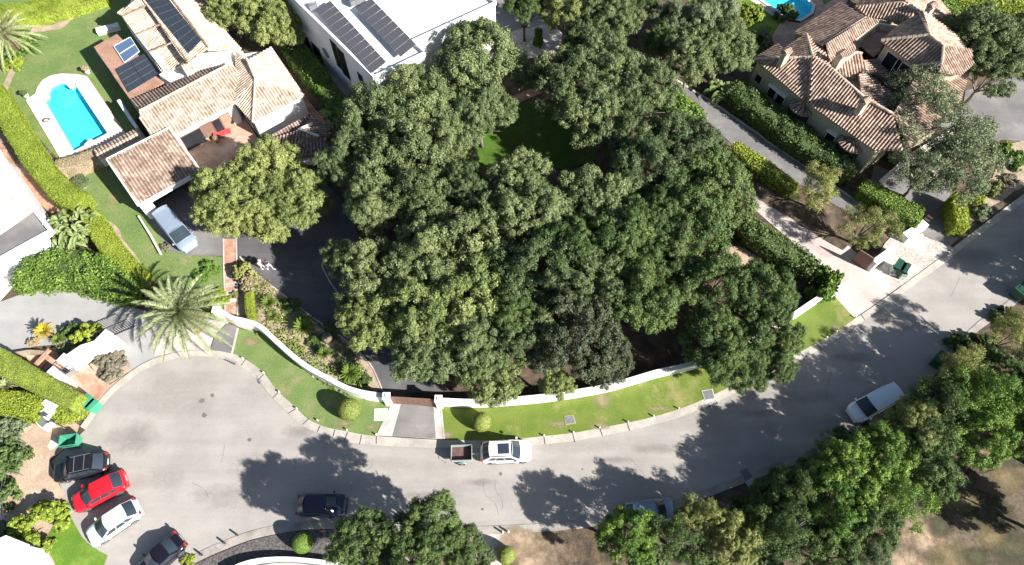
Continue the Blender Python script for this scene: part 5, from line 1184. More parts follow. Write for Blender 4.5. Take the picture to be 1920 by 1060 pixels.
# ---------------------------------------------------------------- vehicles
def bilp(q, u, v): return q[0].lerp(q[1], u).lerp(q[3].lerp(q[2], u), v)
def car(name, rear, front, W, H, kind, pm, label, cat='car', roofbars=None, sunroof=False, hoodpm=None, L=None, zc=.7, group='cars and vans parked along the street', open_top=False):
    A, B = P(rear[0], rear[1], zc), P(front[0], front[1], zc); C = (A + B) / 2; d = B - A; L = L or d.length
    T = thing(name, label, cat, (C.x, C.y, .02), math.atan2(d.y, d.x), group)
    # profile: hood height, base/top of windscreen, top/base of rear window (x as fraction of half length)
    K = {'suv': (1.0, .52, .20, -.62, -.90, .97, .44), 'wagon': (.86, .52, .14, -.56, -.90, .92, .40), 'hatch': (.92, .56, .22, -.62, -.90, .95, .42),
         'sedan': (.86, .46, .10, -.34, -.70, .92, .40), 'van': (1.08, .66, .30, -.94, -.98, 1.10, .30), 'mpv': (1.05, .68, .30, -.90, -.97, 1.08, .34)}[kind]
    zh, wb_, wt, rt, rb, zb, _ = K; h2 = L / 2; w = W / 2
    wb_, wt, rt, rb = (k * h2 for k in (wb_, wt, rt, rb))
    # --- body shell
    N = 25; xs = [h2 * math.sin(math.pi / 2 * (-1 + 2 * i / (N - 1))) * 1.0 for i in range(N)]; secs = []
    for x in xs:
        t = abs(x) / h2; plan = (1 - .05 * t ** 2 - .30 * max(0, (t - .78) / .22) ** 2.4); ww = w * plan
        if x > wb_: f = (x - wb_) / (h2 - wb_); zt = zb + (zh * .86 - zb) * f ** 1.4 if kind != 'van' and kind != 'mpv' else zb - (zb - .82) * f ** 1.2
        elif x < rb: f = (rb - x) / (h2 + rb + 1e-6); zt = zb - .10 * f if kind != 'wagon' else zb - .08 * f
        else: zt = zb
        if t > .93: zt -= .20 * ((t - .93) / .07) ** 1.6
        zl = .24 + .12 * max(0, (t - .8) / .2)
        secs.append([(x, -ww * .90, zl), (x, -ww * .985, zl + .12), (x, -ww, .56), (x, -ww * .985, zt - .10), (x, -ww * .93, zt - .015), (x, -ww * .55, zt + .022), (x, 0, zt + .035), (x, ww * .55, zt + .022), (x, ww * .93, zt - .015), (x, ww * .985, zt - .10), (x, ww, .56), (x, ww * .985, zl + .12), (x, ww * .90, zl)])
    vs = [p for s in secs for p in s]; m = 13; fs = []
    for i in range(N - 1):
        for k in range(m - 1): fs.append((i * m + k, i * m + k + 1, (i + 1) * m + k + 1, (i + 1) * m + k)[::-1])
        fs.append((i * m, (i + 1) * m, (i + 1) * m + m - 1, i * m + m - 1)[::-1])
    fs += [tuple(range(m)), tuple((N - 1) * m + k for k in range(m))[::-1]]
    body = obj('body', MB().add(vs, fs), pm, T, smooth=True)
    for p in body.data.polygons:
        if len(p.vertices) > 4: p.use_smooth = False
    # --- greenhouse: bottom ring at belt, top ring at the roof
    ins = .13 if kind in ('suv', 'wagon', 'hatch', 'sedan') else .03; kb = .93 if ins > .1 else .975
    def wid(x, k): t = abs(x) / h2; return w * (1 - .06 * t ** 2) * k
    xb = [rb, rb + (rt - rb) * .0, (rb + wb_) / 2, wb_ - .0, wb_]
    SB = [Vector((rb, -wid(rb, kb - .07), zb)), Vector((wb_, -wid(wb_, kb), zb)), Vector((wb_, wid(wb_, kb), zb)), Vector((rb, wid(rb, kb - .07), zb))]
    ST = [Vector((rt, -wid(rt, .90 - ins), H - .05)), Vector((wt, -wid(wt, .91 - ins), H - .04)), Vector((wt, wid(wt, .91 - ins), H - .04)), Vector((rt, wid(rt, .90 - ins), H - .05))]
    gh = MB()
    def patch(mb, q, nu, nv, bow=0.0, nrm=None, m0=0.0, m1=0.0, n0=0.0, n1=0.0, off=0.0):
        """q a,b,c,d ; u along a->b, v a->d"""
        n = (q[1] - q[0]).cross(q[3] - q[0]).normalized() if nrm is None else nrm; V = []; F = []
        for j in range(nv + 1):
            for i in range(nu + 1):
                u = m0 + (1 - m0 - m1) * i / nu; v = n0 + (1 - n0 - n1) * j / nv
                V.append(bilp(q, u, v) + n * (bow * 4 * u * (1 - u) + off))
        for j in range(nv):
            for i in range(nu): a = j * (nu + 1) + i; F.append((a, a + 1, a + nu + 2, a + nu + 1))
        mb.add(V, F)
    ws = [SB[2], SB[1], ST[1], ST[2]]; rw = [SB[0], SB[3], ST[3], ST[0]]; sr = [SB[1], SB[0], ST[0], ST[1]]; slf = [SB[3], SB[2], ST[2], ST[3]]
    sr = [SB[0], SB[1], ST[1], ST[0]]
    wsn = [SB[1], SB[2], ST[2], ST[1]]
    for q, bw in ((wsn, .20), ([SB[3], SB[0], ST[0], ST[3]], .13), (sr, .02), ([SB[2], SB[3], ST[3], ST[2]], .02)): patch(gh, q, 8, 2, bw)
    obj('pillars', gh, pm, T, smooth=True)
    if not open_top:
        rf = MB(); V = []; F = []; nu, nv = 10, 8
        for j in range(nv + 1):
            for i in range(nu + 1):
                u, v = i / nu, j / nv; p = bilp([ST[0], ST[1], ST[2], ST[3]], u, v)
                ex = .17 * 4 * v * (1 - v) * ((1 if u == 1 else 0) - (.6 if u == 0 else 0)); V.append(p + Vector((ex, 0, .055 * (1 - (2 * v - 1) ** 4) * (1 - (2 * u - 1) ** 6) + .0)))
        for j in range(nv):
            for i in range(nu): a = j * (nu + 1) + i; F.append((a, a + 1, a + nu + 2, a + nu + 1))
        rf.add(V, F); obj('roof', rf, pm, T, smooth=True)
    else:
        obj('soft_top', MB().add([ST[0] + Vector((0, 0, .0)), ST[1], ST[2], ST[3]], [(0, 1, 2, 3)]), M['clothdark'], T)
    g = MB(); patch(g, wsn, 10, 3, .20, m0=.035, m1=.035, n0=.03, n1=.03, off=.012); obj('windscreen', g, M['glass'], T, smooth=True)
    if kind != 'van':
        g = MB(); patch(g, [SB[3], SB[0], ST[0], ST[3]], 10, 3, .13, m0=.05, m1=.05, n0=.08, n1=.05, off=.012); obj('rear_window', g, M['glass'], T, smooth=True)
    for q in (sr, [SB[2], SB[3], ST[3], ST[2]]):
        flip = q is not sr
        if kind == 'van': rng_ = [(.70, .93)]
        elif kind == 'mpv': rng_ = [(.04, .33), (.35, .64), (.66, .96)]
        else: rng_ = [(.10, .31), (.33, .62), (.64, .95)]
        for a0, a1 in rng_:
            if flip: a0, a1 = 1 - a1, 1 - a0
            g = MB(); patch(g, q, 4, 1, .02, m0=a0, m1=1 - a1, n0=.06, n1=.10, off=.012); obj('side_window', g, M['glass'], T)
    # wheels
    for sx in (-.58, .60):
        for sy in (-1, 1):
            wm = MB(); X = sx * h2; r = .335; yy = sy * (w - .20)
            prof = [(.0, -.10), (r * .8, -.10), (r, -.07), (r, .07), (r * .8, .10), (.0, .10)]; V = []; F = []; S = 20
            for rr_, yv in prof:
                for k in range(S): a = 6.283185 * k / S; V.append((X + rr_ * math.cos(a), yy + yv + sy * .10, r + rr_ * math.sin(a)))
            for i in range(len(prof) - 1):
                for k in range(S): F.append((i * S + k, i * S + (k + 1) % S, (i + 1) * S + (k + 1) % S, (i + 1) * S + k))
            wh = obj('wheel', wm.add(V, F), M['tyre'], T); rm_ = MB()
            for k in range(5):
                a = 6.283 * k / 5; c_, s_ = math.cos(a), math.sin(a); y1 = yy + sy * .215
                rm_.add([(X + c_ * .04 - s_ * .04, y1, r + s_ * .04 + c_ * .04), (X + c_ * .04 + s_ * .04, y1, r + s_ * .04 - c_ * .04), (X + c_ * .22 + s_ * .035, y1, r + s_ * .22 - c_ * .035), (X + c_ * .22 - s_ * .035, y1, r + s_ * .22 + c_ * .035)], [(0, 1, 2, 3) if sy > 0 else (3, 2, 1, 0)])
            rr2 = [(.21, .205), (.255, .215), (.26, .19)]; V = []; F = []
            for q_, yv in rr2:
                for k in range(S): a = 6.283185 * k / S; V.append((X + q_ * math.cos(a), yy + sy * yv, r + q_ * math.sin(a)))
            for i in range(2):
                for k in range(S): F.append((i * S + k, i * S + (k + 1) % S, (i + 1) * S + (k + 1) % S, (i + 1) * S + k))
            rm_.add(V, F); o = obj('rim', rm_, M['rim'], T); o.parent = wh
            ar = MB().tube([(X + .40 * math.cos(a), sy * (w * .985 - .005), r + .03 + .40 * math.sin(a)) for a in np.linspace(0, math.pi, 11)], .03, 5); obj('wheel_arch', ar, M['dark'] if kind == 'suv' else pm, T)
    ft = .86
    for sy in (-1, 1):
        hx = h2 * .93; obj('headlight', MB().add([(hx - .24, sy * w * .93, .76), (hx + .02, sy * w * .80, .72), (hx + .10, sy * w * .48, .70), (hx - .14, sy * w * .55, .80), (hx - .24, sy * w * .94, .64), (hx + .04, sy * w * .82, .60), (hx + .14, sy * w * .48, .58)], [(0, 1, 2, 3), (0, 4, 5, 1), (1, 5, 6, 2)] if sy < 0 else [(3, 2, 1, 0), (1, 5, 4, 0), (2, 6, 5, 1)]), M['lampclear'], T)
        tx = -h2 * .955; obj('tail_light', MB().box((tx, sy * w * .76, .84), (.14, w * .24, .16)), M['lampred'], T)
        mr = MB().box((wb_ - .18, sy * (w + .09), zb + .10), (.16, .20, .14), 0, .8); obj('wing_mirror', mr, pm, T)
    obj('number_plate', MB().box((-h2 + .02, 0, .62), (.05, .52, .12)), M['plate'], T)
    obj('bumper', MB().box((-h2 + .10, 0, .38), (.22, W * .78, .20)).box((h2 - .10, 0, .36), (.22, W * .70, .2)), pm, T)
    obj('grille', MB().box((h2 - .035, 0, .58), (.06, W * .42, .14)), M['dark'], T)
    seam = MB(); 
    for sy in (-1, 1): seam.tube([(wb_ + .05, sy * w * .74, zb + .012), (h2 * .90, sy * w * .60, zh * .84 + .02)], .008, 4)
    obj('bonnet_seam', seam, M['dark'], T)
    for sy in (-1, 1):
        for xx in ((wt + wb_) / 2 + .05, (rt + wt) / 2 - .05, rt + .15 if kind != 'van' else rt + .9):
            dm = MB().tube([(xx, sy * (w * .995), .42), (xx, sy * (w * 1.003), .60), (xx, sy * (w * .985), zb - .10)], .009, 4); obj('door_seam', dm, M['dark'], T)
        obj('sill', MB().box(((wb_ + rb) / 2, sy * w * .965, .30), ((wb_ - rb) * .72, .06, .10)), M['dark'], T)
    obj('boot_seam', MB().tube([(rb - .02, -w * .7, zb + .015), (-h2 * .955, -w * .66, zb - .08), (-h2 * .965, w * .66, zb - .08), (rb - .02, w * .7, zb + .015)], .009, 4), M['dark'], T)
    if sunroof: obj('sunroof', MB().box(((rt + wt) / 2 + .25, 0, H + .006), (.98, W * .46, .03)), M['glass'], T)
    if roofbars:
        rb_ = MB()
        for sy in (-1, 1): rb_.tube([(rt + .1, sy * wid(0, .78 - ins * .6), H + .05), (wt - .1, sy * wid(0, .78 - ins * .6), H + .05)], .022, 5)
        if roofbars == 'cross':
            for xx in (rt + .55, wt - .45): rb_.box((xx, 0, H + .09), (.05, W * .68, .03))
        obj('roof_rails', rb_, M['rim'] if roofbars == 'cross' else M['dark'], T)
    return T
pw = paint('white_paint', (.80, .80, .79)); pws = paint('pearl_white_paint', (.60, .70, .74)); pred = paint('red_paint', (.55, .012, .022)); pblack = paint('black_paint', (.012, .012, .014), .2)
pnavy = paint('dark_blue_paint', (.012, .016, .035), .2); psil = paint('silver_paint', (.34, .41, .50), .3, .35); pvan = paint('van_white_paint', (.78, .84, .88)); pteal = paint('grey_blue_paint', (.20, .27, .31), .3, .3); pmar = paint('plum_black_paint', (.009, .007, .012), .2)
car('parked_car', (901, 849), (996, 845), 1.92, 1.66, 'suv', pw, 'white car with a dark glass sunroof parked by the east lawn', sunroof=True, roofbars='rail')
car('parked_car', (200, 866), (103, 887), 1.86, 1.72, 'suv', pblack, 'black car with silver roof bars beside the open green container', roofbars='cross', L=4.4)
car('parked_car', (236, 896), (136, 948), 1.84, 1.46, 'wagon', pred, 'bright red car between the black car and the white car')
car('parked_car', (260, 948), (165, 1012), 1.84, 1.48, 'wagon', pws, 'white car with its bonnet over the corner lawn next to the red car')
car('parked_car', (340, 1008), (262, 1082), 1.82, 1.42, 'sedan', pmar, 'black car with a reddish tail lamp cut off by the bottom edge')
car('parked_car', (557, 947), (650, 948), 1.84, 1.47, 'hatch', pnavy, 'dark blue car in the tree shade beside the dark cobbles')
car('parked_van', (1677, 736), (1597, 779), 1.84, 1.85, 'van', pvan, 'pale blue-white van on the shaded right side of the road', 'van')
car('parked_van', (303, 399), (359, 466), 2.0, 1.9, 'mpv', psil, 'silver van in front of the tiled garage', 'van', L=5.5)
car('parked_car', (1170, 964), (1266, 953), 1.84, 1.5, 'hatch', pteal, 'grey-blue car half hidden under the trees by the lower road edge', zc=.9)

# trailer
c = P(866, 853, .3); T = thing('box_trailer', 'small open box trailer with a reddish inside behind the white car', 'trailer', (c.x, c.y, .02), R(2))
bl, bw, z0, z1 = 1.75, 1.30, .50, 1.05; M['trailerin'] = mat('red_brown_boards', (.15, .085, .075), (.09, .055, .05), 3, fine=.25); M['trailer'] = mat('grey_green_trailer_panel', (.30, .36, .35), (.25, .31, .30), 3)
b = MB()
for x in (-bl / 2, bl / 2): b.box((x, 0, (z0 + z1) / 2), (.05, bw, z1 - z0))
for y in (-bw / 2, bw / 2): b.box((0, y, (z0 + z1) / 2 + .002), (bl - .04, .05, z1 - z0))
obj('side_boards', b, M['trailer'], T); obj('bed', MB().box((0, 0, z0 + .02), (bl - .06, bw - .06, .05)), M['trailerin'], T)
rm_ = MB(); rm_.tube([(-bl / 2, -bw / 2, z1), (bl / 2, -bw / 2, z1), (bl / 2, bw / 2, z1), (-bl / 2, bw / 2, z1), (-bl / 2, -bw / 2, z1)], .035, 5); obj('rim_rail', rm_, M['metal'], T)
obj('drawbar', MB().tube([(bl / 2, 0, .45), (bl / 2 + 1.0, 0, .42)], .045, 6).box((bl / 2 + 1.0, 0, .43), (.2, .1, .1)), M['metal'], T)
for sy in (-1, 1):
    wv = obj('wheel', MB().tube([(0, sy * (bw / 2 + .05), .28), (0, sy * (bw / 2 + .22), .28)], .28, 18), M['tyre'], T); o = obj('rim', MB().tube([(0, sy * (bw / 2 + .222), .28), (0, sy * (bw / 2 + .232), .28)], .16, 14), M['rim'], T); o.parent = wv
    obj('mudguard', MB().tube([(.38 * math.cos(a), sy * (bw / 2 + .14), .28 + .36 * math.sin(a)) for a in np.linspace(.1, 3.0, 9)], .05, 5), M['trailer'], T)
obj('stand_frame', MB().tube([(-1.35, -.62, .05), (-1.35, -.62, .5), (-1.35, .62, .5), (-1.35, .62, .05)], .02, 5), M['metal'], T)

# rubbish containers
def container(x, y, rz, w, d, h, m, label, open_half=False, lidm=None, wheelie=False, lid='closed'):
    c = P(x, y, h * .5); T = thing('rubbish_bin', label, 'bin', (c.x, c.y, .03), rz, 'green rubbish bins by the street')
    b = MB(); t = .05; k = .86
    def ring(z, kk, ins=0): return [Vector((sx * (w / 2 * kk - ins), sy * (d / 2 * kk - ins), z)) for sx, sy in ((-1, -1), (1, -1), (1, 1), (-1, 1))]
    o0, o1, i1, i0 = ring(.12, k), ring(h, 1), ring(h, 1, t), ring(.2, k, t); vs = o0 + o1 + i1 + i0; fs = []
    for a_, b_ in ((0, 4), (4, 8), (8, 12)):
        for i in range(4): fs.append((a_ + i, a_ + (i + 1) % 4, b_ + (i + 1) % 4, b_ + i))
    fs += [(12, 13, 14, 15), (3, 2, 1, 0)]; obj('tub', b.add(vs, fs), M[m], T)
    lm = M[lidm or m]
    if lid == 'closed': obj('lid', MB().box((0, 0, h + .04), (w + .06, d + .06, .07)).box((0, 0, h + .10), (w * .8, d * .8, .06), 0, .8), lm, T)
    elif lid == 'half': obj('lid', MB().box((-w * .26, 0, h + .04), (w * .5, d + .06, .07)).box((w * .36, 0, h + .04), (w * .3, d + .06, .07)), lm, T)
    elif lid == 'up': obj('lid', MB().add([(-w / 2, d / 2, h), (w / 2, d / 2, h), (w / 2, d / 2 + .35, h + .55), (-w / 2, d / 2 + .35, h + .55), (-w / 2, d / 2 + .04, h - .03), (w / 2, d / 2 + .04, h - .03), (w / 2, d / 2 + .39, h + .52), (-w / 2, d / 2 + .39, h + .52)], [(0, 1, 2, 3), (7, 6, 5, 4), (0, 4, 5, 1), (1, 5, 6, 2), (2, 6, 7, 3), (3, 7, 4, 0)]), lm, T)
    for sx in (-1, 1):
        for sy in (-1, 1): obj('castor', MB().tube([(sx * w * .36 - .04, sy * d * .33, .07), (sx * w * .36 + .04, sy * d * .33, .07)], .07, 10), M['tyre'], T)
    obj('handle', MB().tube([(-w * .35, -d / 2 - .05, h - .12), (w * .35, -d / 2 - .05, h - .12)], .025, 6), M['dark'], T)
container(173, 759, R(-33), 1.45, 1.05, 1.25, 'bin', 'green rubbish container by the clipped hedge with a dark opening across its lid', lid='half')
container(134, 829, R(8), 1.45, 1.0, 1.2, 'bin', 'green open rubbish container next to the black car', lid='none')
container(1686, 505, R(-38), 1.25, 1.2, 1.25, 'bindark', 'large dark green container with a split lid on the cobbled forecourt', lid='half')
container(1675, 507, R(-15), .55, .6, 1.0, 'binpale', 'small pale green wheeled bin left of the large split-lid container', lid='none')
container(1692, 516, R(-5), .55, .6, 1.0, 'binpale', 'small pale green wheeled bin in front of the large split-lid container', lid='none')
container(1760, 677, R(45), 1.3, 1.0, 1.25, 'bindark', 'dark green bin in the shade where the road meets the earth bank', lid='half')
container(1912, 548, R(35), 1.4, 1.1, 1.3, 'bindark', 'dark green bin cut off by the right edge', lid='closed')
T = thing('cardboard_box', 'flattened white carton lying between the two small pale bins', 'box', P(1675, 514, .1)); obj('carton', MB().box((0, 0, .12), (.8, .4, .25), R(-12)).box((.1, .5, .2), (.3, .25, .3), R(20)), M['white'], T)

# street sign on two posts, utility cabinets
a = P(126, 806); T = thing('street_sign', 'street sign on a thin post behind the open green container', 'sign', (a.x, a.y, .02))
obj('post', MB().tube([(0, 0, 0), (0, 0, 2.7)], .045, 8), M['bark'], T); obj('sign_plate', MB().box((0, 0, 2.55), (.55, .04, .4), R(25)), M['dark'], T)
for i, (x, y, w, d, h, lab) in enumerate([(92, 755, 1.1, .9, 1.6, 'white cabinet block at the end of the lime bush row'), (88, 772, 1.0, 1.0, 1.3, 'white block between the lime bushes and the sign post'), (80, 790, 1.2, .9, .8, 'low white block with a grey lid on the orange earth')]):
    T = thing('utility_block', lab, 'cabinet', (P(x, y, h).x, P(x, y, h).y, 0), R(-35)); obj('body', MB().box((0, 0, h / 2), (w, d, h)), M['white'], T); obj('lid', MB().box((0, 0, h + .03), (w * .85, d * .85, .06)), M['metal' if i == 2 else 'capst'], T)
# wire fence on the orange earth
T = thing('wire_fence', 'thin wire fence with slim posts across the orange earth on the left', 'fence', P(20, 900))
fm = MB(); pts = [P(24, 824), P(52, 833), P(44, 893), P(26, 884), P(17, 930), P(20, 1000)]; 
for p in pts: fm.tube([p, p + Vector((0, 0, 1.2))], .025, 5)
L0 = T.location; f = MB(); [f.tube([p, p + Vector((0, 0, 1.2))], .025, 5) for p in pts]; obj('post', f, M['metal'], T, world=True)
wv = MB()
for z in (.5, .9, 1.18):
    for i in range(len(pts) - 1): wv.tube([pts[i] + Vector((0, 0, z)), pts[i + 1] + Vector((0, 0, z))], .008, 4)
obj('wire', wv, M['metal'], T, world=True)
# spotlight posts in the garden bed, garden ladder
def rock(x, y, r, label, m='tan'):
    c = P(x, y); rr = random.Random(int(x)); mb = MB(); bmh = bmesh.new(); bmesh.ops.create_icosphere(bmh, subdivisions=2, radius=r)
    for v in bmh.verts: v.co = v.co * rr.uniform(.88, 1.1); v.co.z *= .6
    mb.add([v.co[:] for v in bmh.verts], [tuple(v.index for v in f.verts) for f in bmh.faces]); bmh.free()
    o = obj('rock', mb, M[m], smooth=True); o.location = (c.x, c.y, r * .3); tag(o, label, 'rock')
for x, y, r, l in [(627, 662, .3, 'pale rock below the round grey-green bush in the garden bed'), (588, 705, .22, 'small rock at the lower end of the garden bed'), (470, 600, .25, 'small rock beside the lime hedge row in the garden bed')]: rock(x, y, r, l, 'conc')

# ---------------------------------------------------------------- people
def skinned(name, chains, m, T, sub=1):
    """chains: list of [(pos, radius), ...]; the first chain's first vertex is the root; later chains start at an existing point"""
    V = []; E = []; Rr = []
    def idx(p, r):
        for i, q in enumerate(V):
            if (Vector(q) - Vector(p)).length < 1e-4: return i
        V.append(tuple(p)); Rr.append(r); return len(V) - 1
    for ch in chains:
        pi = idx(*ch[0])
        for p, r in ch[1:]:
            i = idx(p, r); E.append((pi, i)); pi = i
    me = bpy.data.meshes.new(name); me.from_pydata(V, E, []); o = bpy.data.objects.new(name, me); COL.objects.link(o)
    md = o.modifiers.new('skin', 'SKIN'); md.use_smooth_shade = True; sv = me.skin_vertices[0].data
    for i, r in enumerate(Rr):
        sv[i].radius = (r, r) if not isinstance(r, tuple) else r
    sv[0].use_root = True
    ss = o.modifiers.new('sub', 'SUBSURF'); ss.levels = sub; ss.render_levels = sub
    bpy.context.view_layer.update(); ev = o.evaluated_get(bpy.context.evaluated_depsgraph_get()); nm = bpy.data.meshes.new_from_object(ev)
    bpy.data.objects.remove(o); nm.materials.clear(); nm.materials.append(m); nm.shade_smooth(); o = bpy.data.objects.new(name, nm); COL.objects.link(o); o.parent = T; return o
def person(x, y, rz, top, legs, hair, label, k=1.0, stride=.28):
    c = P(x, y); T = thing('person', label, 'person', (c.x, c.y, .03), rz); T.scale = (k, k, k)
    S = stride; pel = (0, 0, .95); ch = (0.02, 0, 1.32); nk = (0.03, 0, 1.48); hd = (.05, 0, 1.58); tp = (.05, 0, 1.70)
    kL, aL, tL = (S * .7, .10, .52), (S * .75, .10, .10), (S * .75 + .18, .11, .04); kR, aR, tR = (-S * .1, -.10, .50), (-S * 1.1, -.10, .13), (-S * 1.1 + .16, -.11, .05)
    shL, shR = (0.02, .19, 1.42), (.02, -.19, 1.42); eL, eR = (-.12, .25, 1.14), (.12, -.25, 1.16); wL, wR = (-.05, .27, .90), (.30, -.22, 1.02)
    body = [[(pel, (.15, .11)), (ch, (.16, .11)), (nk, .058), (hd, (.085, .10)), (tp, (.07, .085))], [(pel, (.15, .11)), ((0, .10, .86), .09), (kL, .06), (aL, .042), (tL, .035)], [(pel, (.15, .11)), ((0, -.10, .86), .09), (kR, .06), (aR, .042), (tR, .035)],
            [(ch, (.16, .11)), (shL, .055), (eL, .043), (wL, .028)], [(ch, (.16, .11)), (shR, .055), (eR, .043), (wR, .028)]]
    for w_, s in ((wL, 1), (wR, -1)):
        w_ = Vector(w_); dd = Vector((.25, 0, -1)).normalized() if s > 0 else Vector((1, 0, -.45)).normalized(); pal = w_ + dd * .07; sd = Vector((0, 1, 0)); body.append([(tuple(w_), .028), (tuple(pal), (.036, .02))])
        for j, ln in enumerate((.065, .078, .072, .055)):
            b0 = pal + dd.cross(sd) * (j - 1.5) * .02 + dd * .02; body.append([(tuple(pal), (.036, .02)), (tuple(b0), .010), (tuple(b0 + dd * ln * .55), .0085), (tuple(b0 + dd * ln + Vector((.015, 0, -.01))), .007)])
        b0 = w_ + dd * .03 + dd.cross(sd) * .035; body.append([(tuple(pal), (.036, .02)), (tuple(b0), .012), (tuple(b0 + dd * .05), .009)])
    b = skinned('body', body, M['skin'], T)
    skinned('trousers', [[((0, 0, 1.0), (.168, .13)), ((0, 0, .92), (.17, .13)), ((0, .10, .84), .105), ((kL[0], kL[1], kL[2]), .078), ((aL[0], aL[1], .16), .062)], [((0, 0, .92), (.17, .13)), ((0, -.10, .84), .105), (kR, .078), ((aR[0] + .0, aR[1], .19), .062)]], M[legs], T)
    skinned('shirt', [[((0, 0, .97), (.165, .125)), (ch, (.178, .128)), ((.03, 0, 1.44), .075)], [(ch, (.178, .128)), (shL, .07), ((-.07, .24, 1.22), .062)], [(ch, (.178, .128)), (shR, .07), ((.08, -.235, 1.24), .062)]], M[top], T)
    hm = MB().lathe((.035, 0, 1.64), [(.112 * math.cos(a), .128 * math.sin(a)) for a in np.linspace(-.35, 1.45, 8)] + [(.001, .13)], 18); obj('hair', hm, M[hair], T, smooth=True)
    f = MB(); f.tube([(.145, 0, 1.62), (.165, 0, 1.595)], [.012, .016], 6); obj('nose', f, M['skin'], T, smooth=True)
    ey = MB()
    for s in (-1, 1): ey.box((.138, s * .032, 1.635), (.012, .022, .01))
    ey.box((.138, 0, 1.56), (.01, .05, .01)); obj('face_features', ey, M['hairdark'], T)
    for s in (-1, 1): obj('ear', MB().tube([(.04, s * .098, 1.60), (.04, s * .104, 1.65)], .014, 6), M['skin'], T)
    for q in (tL, tR): obj('shoe', MB().box((q[0] - .07, q[1], .045), (.28, .10, .09), 0, .8), M['clothwhite'], T)
    return T
person(494, 504, R(-25), 'clothwhite', 'palecloth', 'hairblond', 'fair-haired person in a white top and pale trousers walking on the shaded drive', 1.0, .16)
person(507, 505, R(-20), 'clothdark', 'denim', 'hairdark', 'person in a dark top and pale blue jeans striding beside the one in white', 1.04, .34)
# ---------------------------------------------------------------- hedges
hedge([(-22, 160), (0, 192), (25, 235), (52, 280), (85, 325), (118, 362), (150, 378)], 2.3, 1.9, 'l_lime', 'long lime-green clipped hedge running down the left edge beside the pool garden', core='corelime', rough=.16, dens=260)
hedge([(165, 398), (185, 432), (205, 462), (232, 490), (262, 512)], [1.6, 1.9, 1.9, 1.7, 1.2], 1.8, 'l_lime', 'lime-green hedge between the broad-leaved plants and the garden lawn', core='corelime', rough=.12, dens=260)
hedge([(-25, 28), (40, 22), (120, 4), (190, -18)], 3.6, 1.2, 'l_lime', 'sloping lime-green planting along the top left edge', core='corelime', rough=.3, dens=160, lump=.12)
hedge([(-15, 670), (20, 688), (60, 710), (100, 732), (140, 752)], [2.1, 2.0, 1.8, 1.7, 1.5], 2.6, 'l_hedge', 'thick clipped green hedge with a flat top between the two left entrances', rough=.05, dens=330, leafsize=.05, core='corelime')
hedge([(-15, 752), (30, 755), (72, 768)], [1.9, 2.0, 1.9], 1.5, 'l_lime', 'yellow-green shaggy hedge block below the thick clipped hedge', core='corelime', rough=.25, dens=230, leafsize=.09)
hedge([(100, 778), (128, 772), (146, 765)], [1.0, 1.3, 1.2], 1.1, 'l_lime', 'yellow-green shrub row beside the green container', core='corelime', rough=.3, dens=230, leafsize=.1)
hedge([(103, 310), (140, 303), (175, 290), (196, 280)], [1.5, 1.7, 1.7, 1.3], 1.5, 'l_cream', 'straw-coloured low hedge at the foot of the pool', core='tan', rough=.12, dens=260, leafsize=.055)
hedge([(140, 332), (156, 345)], [1.5, 1.5], .5, 'l_olive', 'small bluish ground-cover patch beside the straw-coloured hedge', rough=.15, dens=260, leafsize=.05)
hedge([(466, 548), (467, 575), (471, 601)], .75, 1.0, 'l_lime', 'narrow lime-green hedge row beside the brick path', core='corelime', rough=.06, dens=330, leafsize=.05)
hedge([(540, 70), (558, 96), (585, 130), (612, 165), (640, 200), (655, 222)], [2.2, 2.3, 2.2, 2.0, 2.0, 1.8], 2.2, 'l_green', 'bright green loose hedge between the Spanish house and the white house', rough=.4, dens=160, leafsize=.11, lump=.15)
hedge([(1378, 160), (1440, 205), (1500, 250), (1560, 292), (1600, 318)], [2.6, 3.0, 3.0, 2.6, 2.2], 2.0, 'l_mid', 'broad dark hedge along the lane below the cream villa wall', rough=.45, dens=130, leafsize=.12, lump=.2)
hedge([(1620, 345), (1660, 368), (1695, 390), (1728, 404)], [1.6, 1.9, 2.1, 2.2], 1.9, 'l_green', 'dark green clipped hedge ending at the striped kerb', rough=.2, dens=220, leafsize=.09)
hedge([(1799, 366), (1801, 390), (1806, 422)], [1.2, 1.4, 1.3], 2.0, 'l_lime', 'tall narrow lime-green hedge beside the villa drive', core='corelime', rough=.2, dens=260, leafsize=.09)
hedge([(1245, 175), (1270, 190), (1295, 208), (1310, 222)], [2.2, 2.6, 2.4, 1.8], 1.6, 'l_green', 'bright green spiky shrub row beside the lane below the oaks', rough=.6, dens=130, leafsize=.14, lump=.2)
hedge([(1378, 272), (1410, 295), (1445, 320), (1490, 352)], [1.3, 1.7, 1.8, 1.4], 1.3, 'l_lime', 'low yellow-green hedge strip between the lane and the shaded verge', rough=.3, dens=170, leafsize=.1)
hedge([(1395, 410), (1430, 440), (1470, 465), (1505, 487), (1530, 503)], [2.0, 2.3, 2.4, 2.2, 2.0], 1.8, 'l_mid', 'mixed green shrub hedge along the pink access drive', rough=.5, dens=130, leafsize=.12, lump=.2)
bush(1553, 522, 34, 'l_green', 'fresh green bush at the end of the shrub hedge by the pink drive', h=1.35)
hedge([(1690, -30), (1760, 0), (1830, 40), (1870, 60)], 2.0, 2.0, 'l_green', 'bright green hedge behind the villa at the top right', rough=.3, dens=150, leafsize=.12)
hedge([(1720, -20), (1800, -5), (1890, 5), (1960, 15)], 2.0, 2.0, 'l_lime', 'lime hedge along the top right edge', rough=.3, dens=150, leafsize=.12)
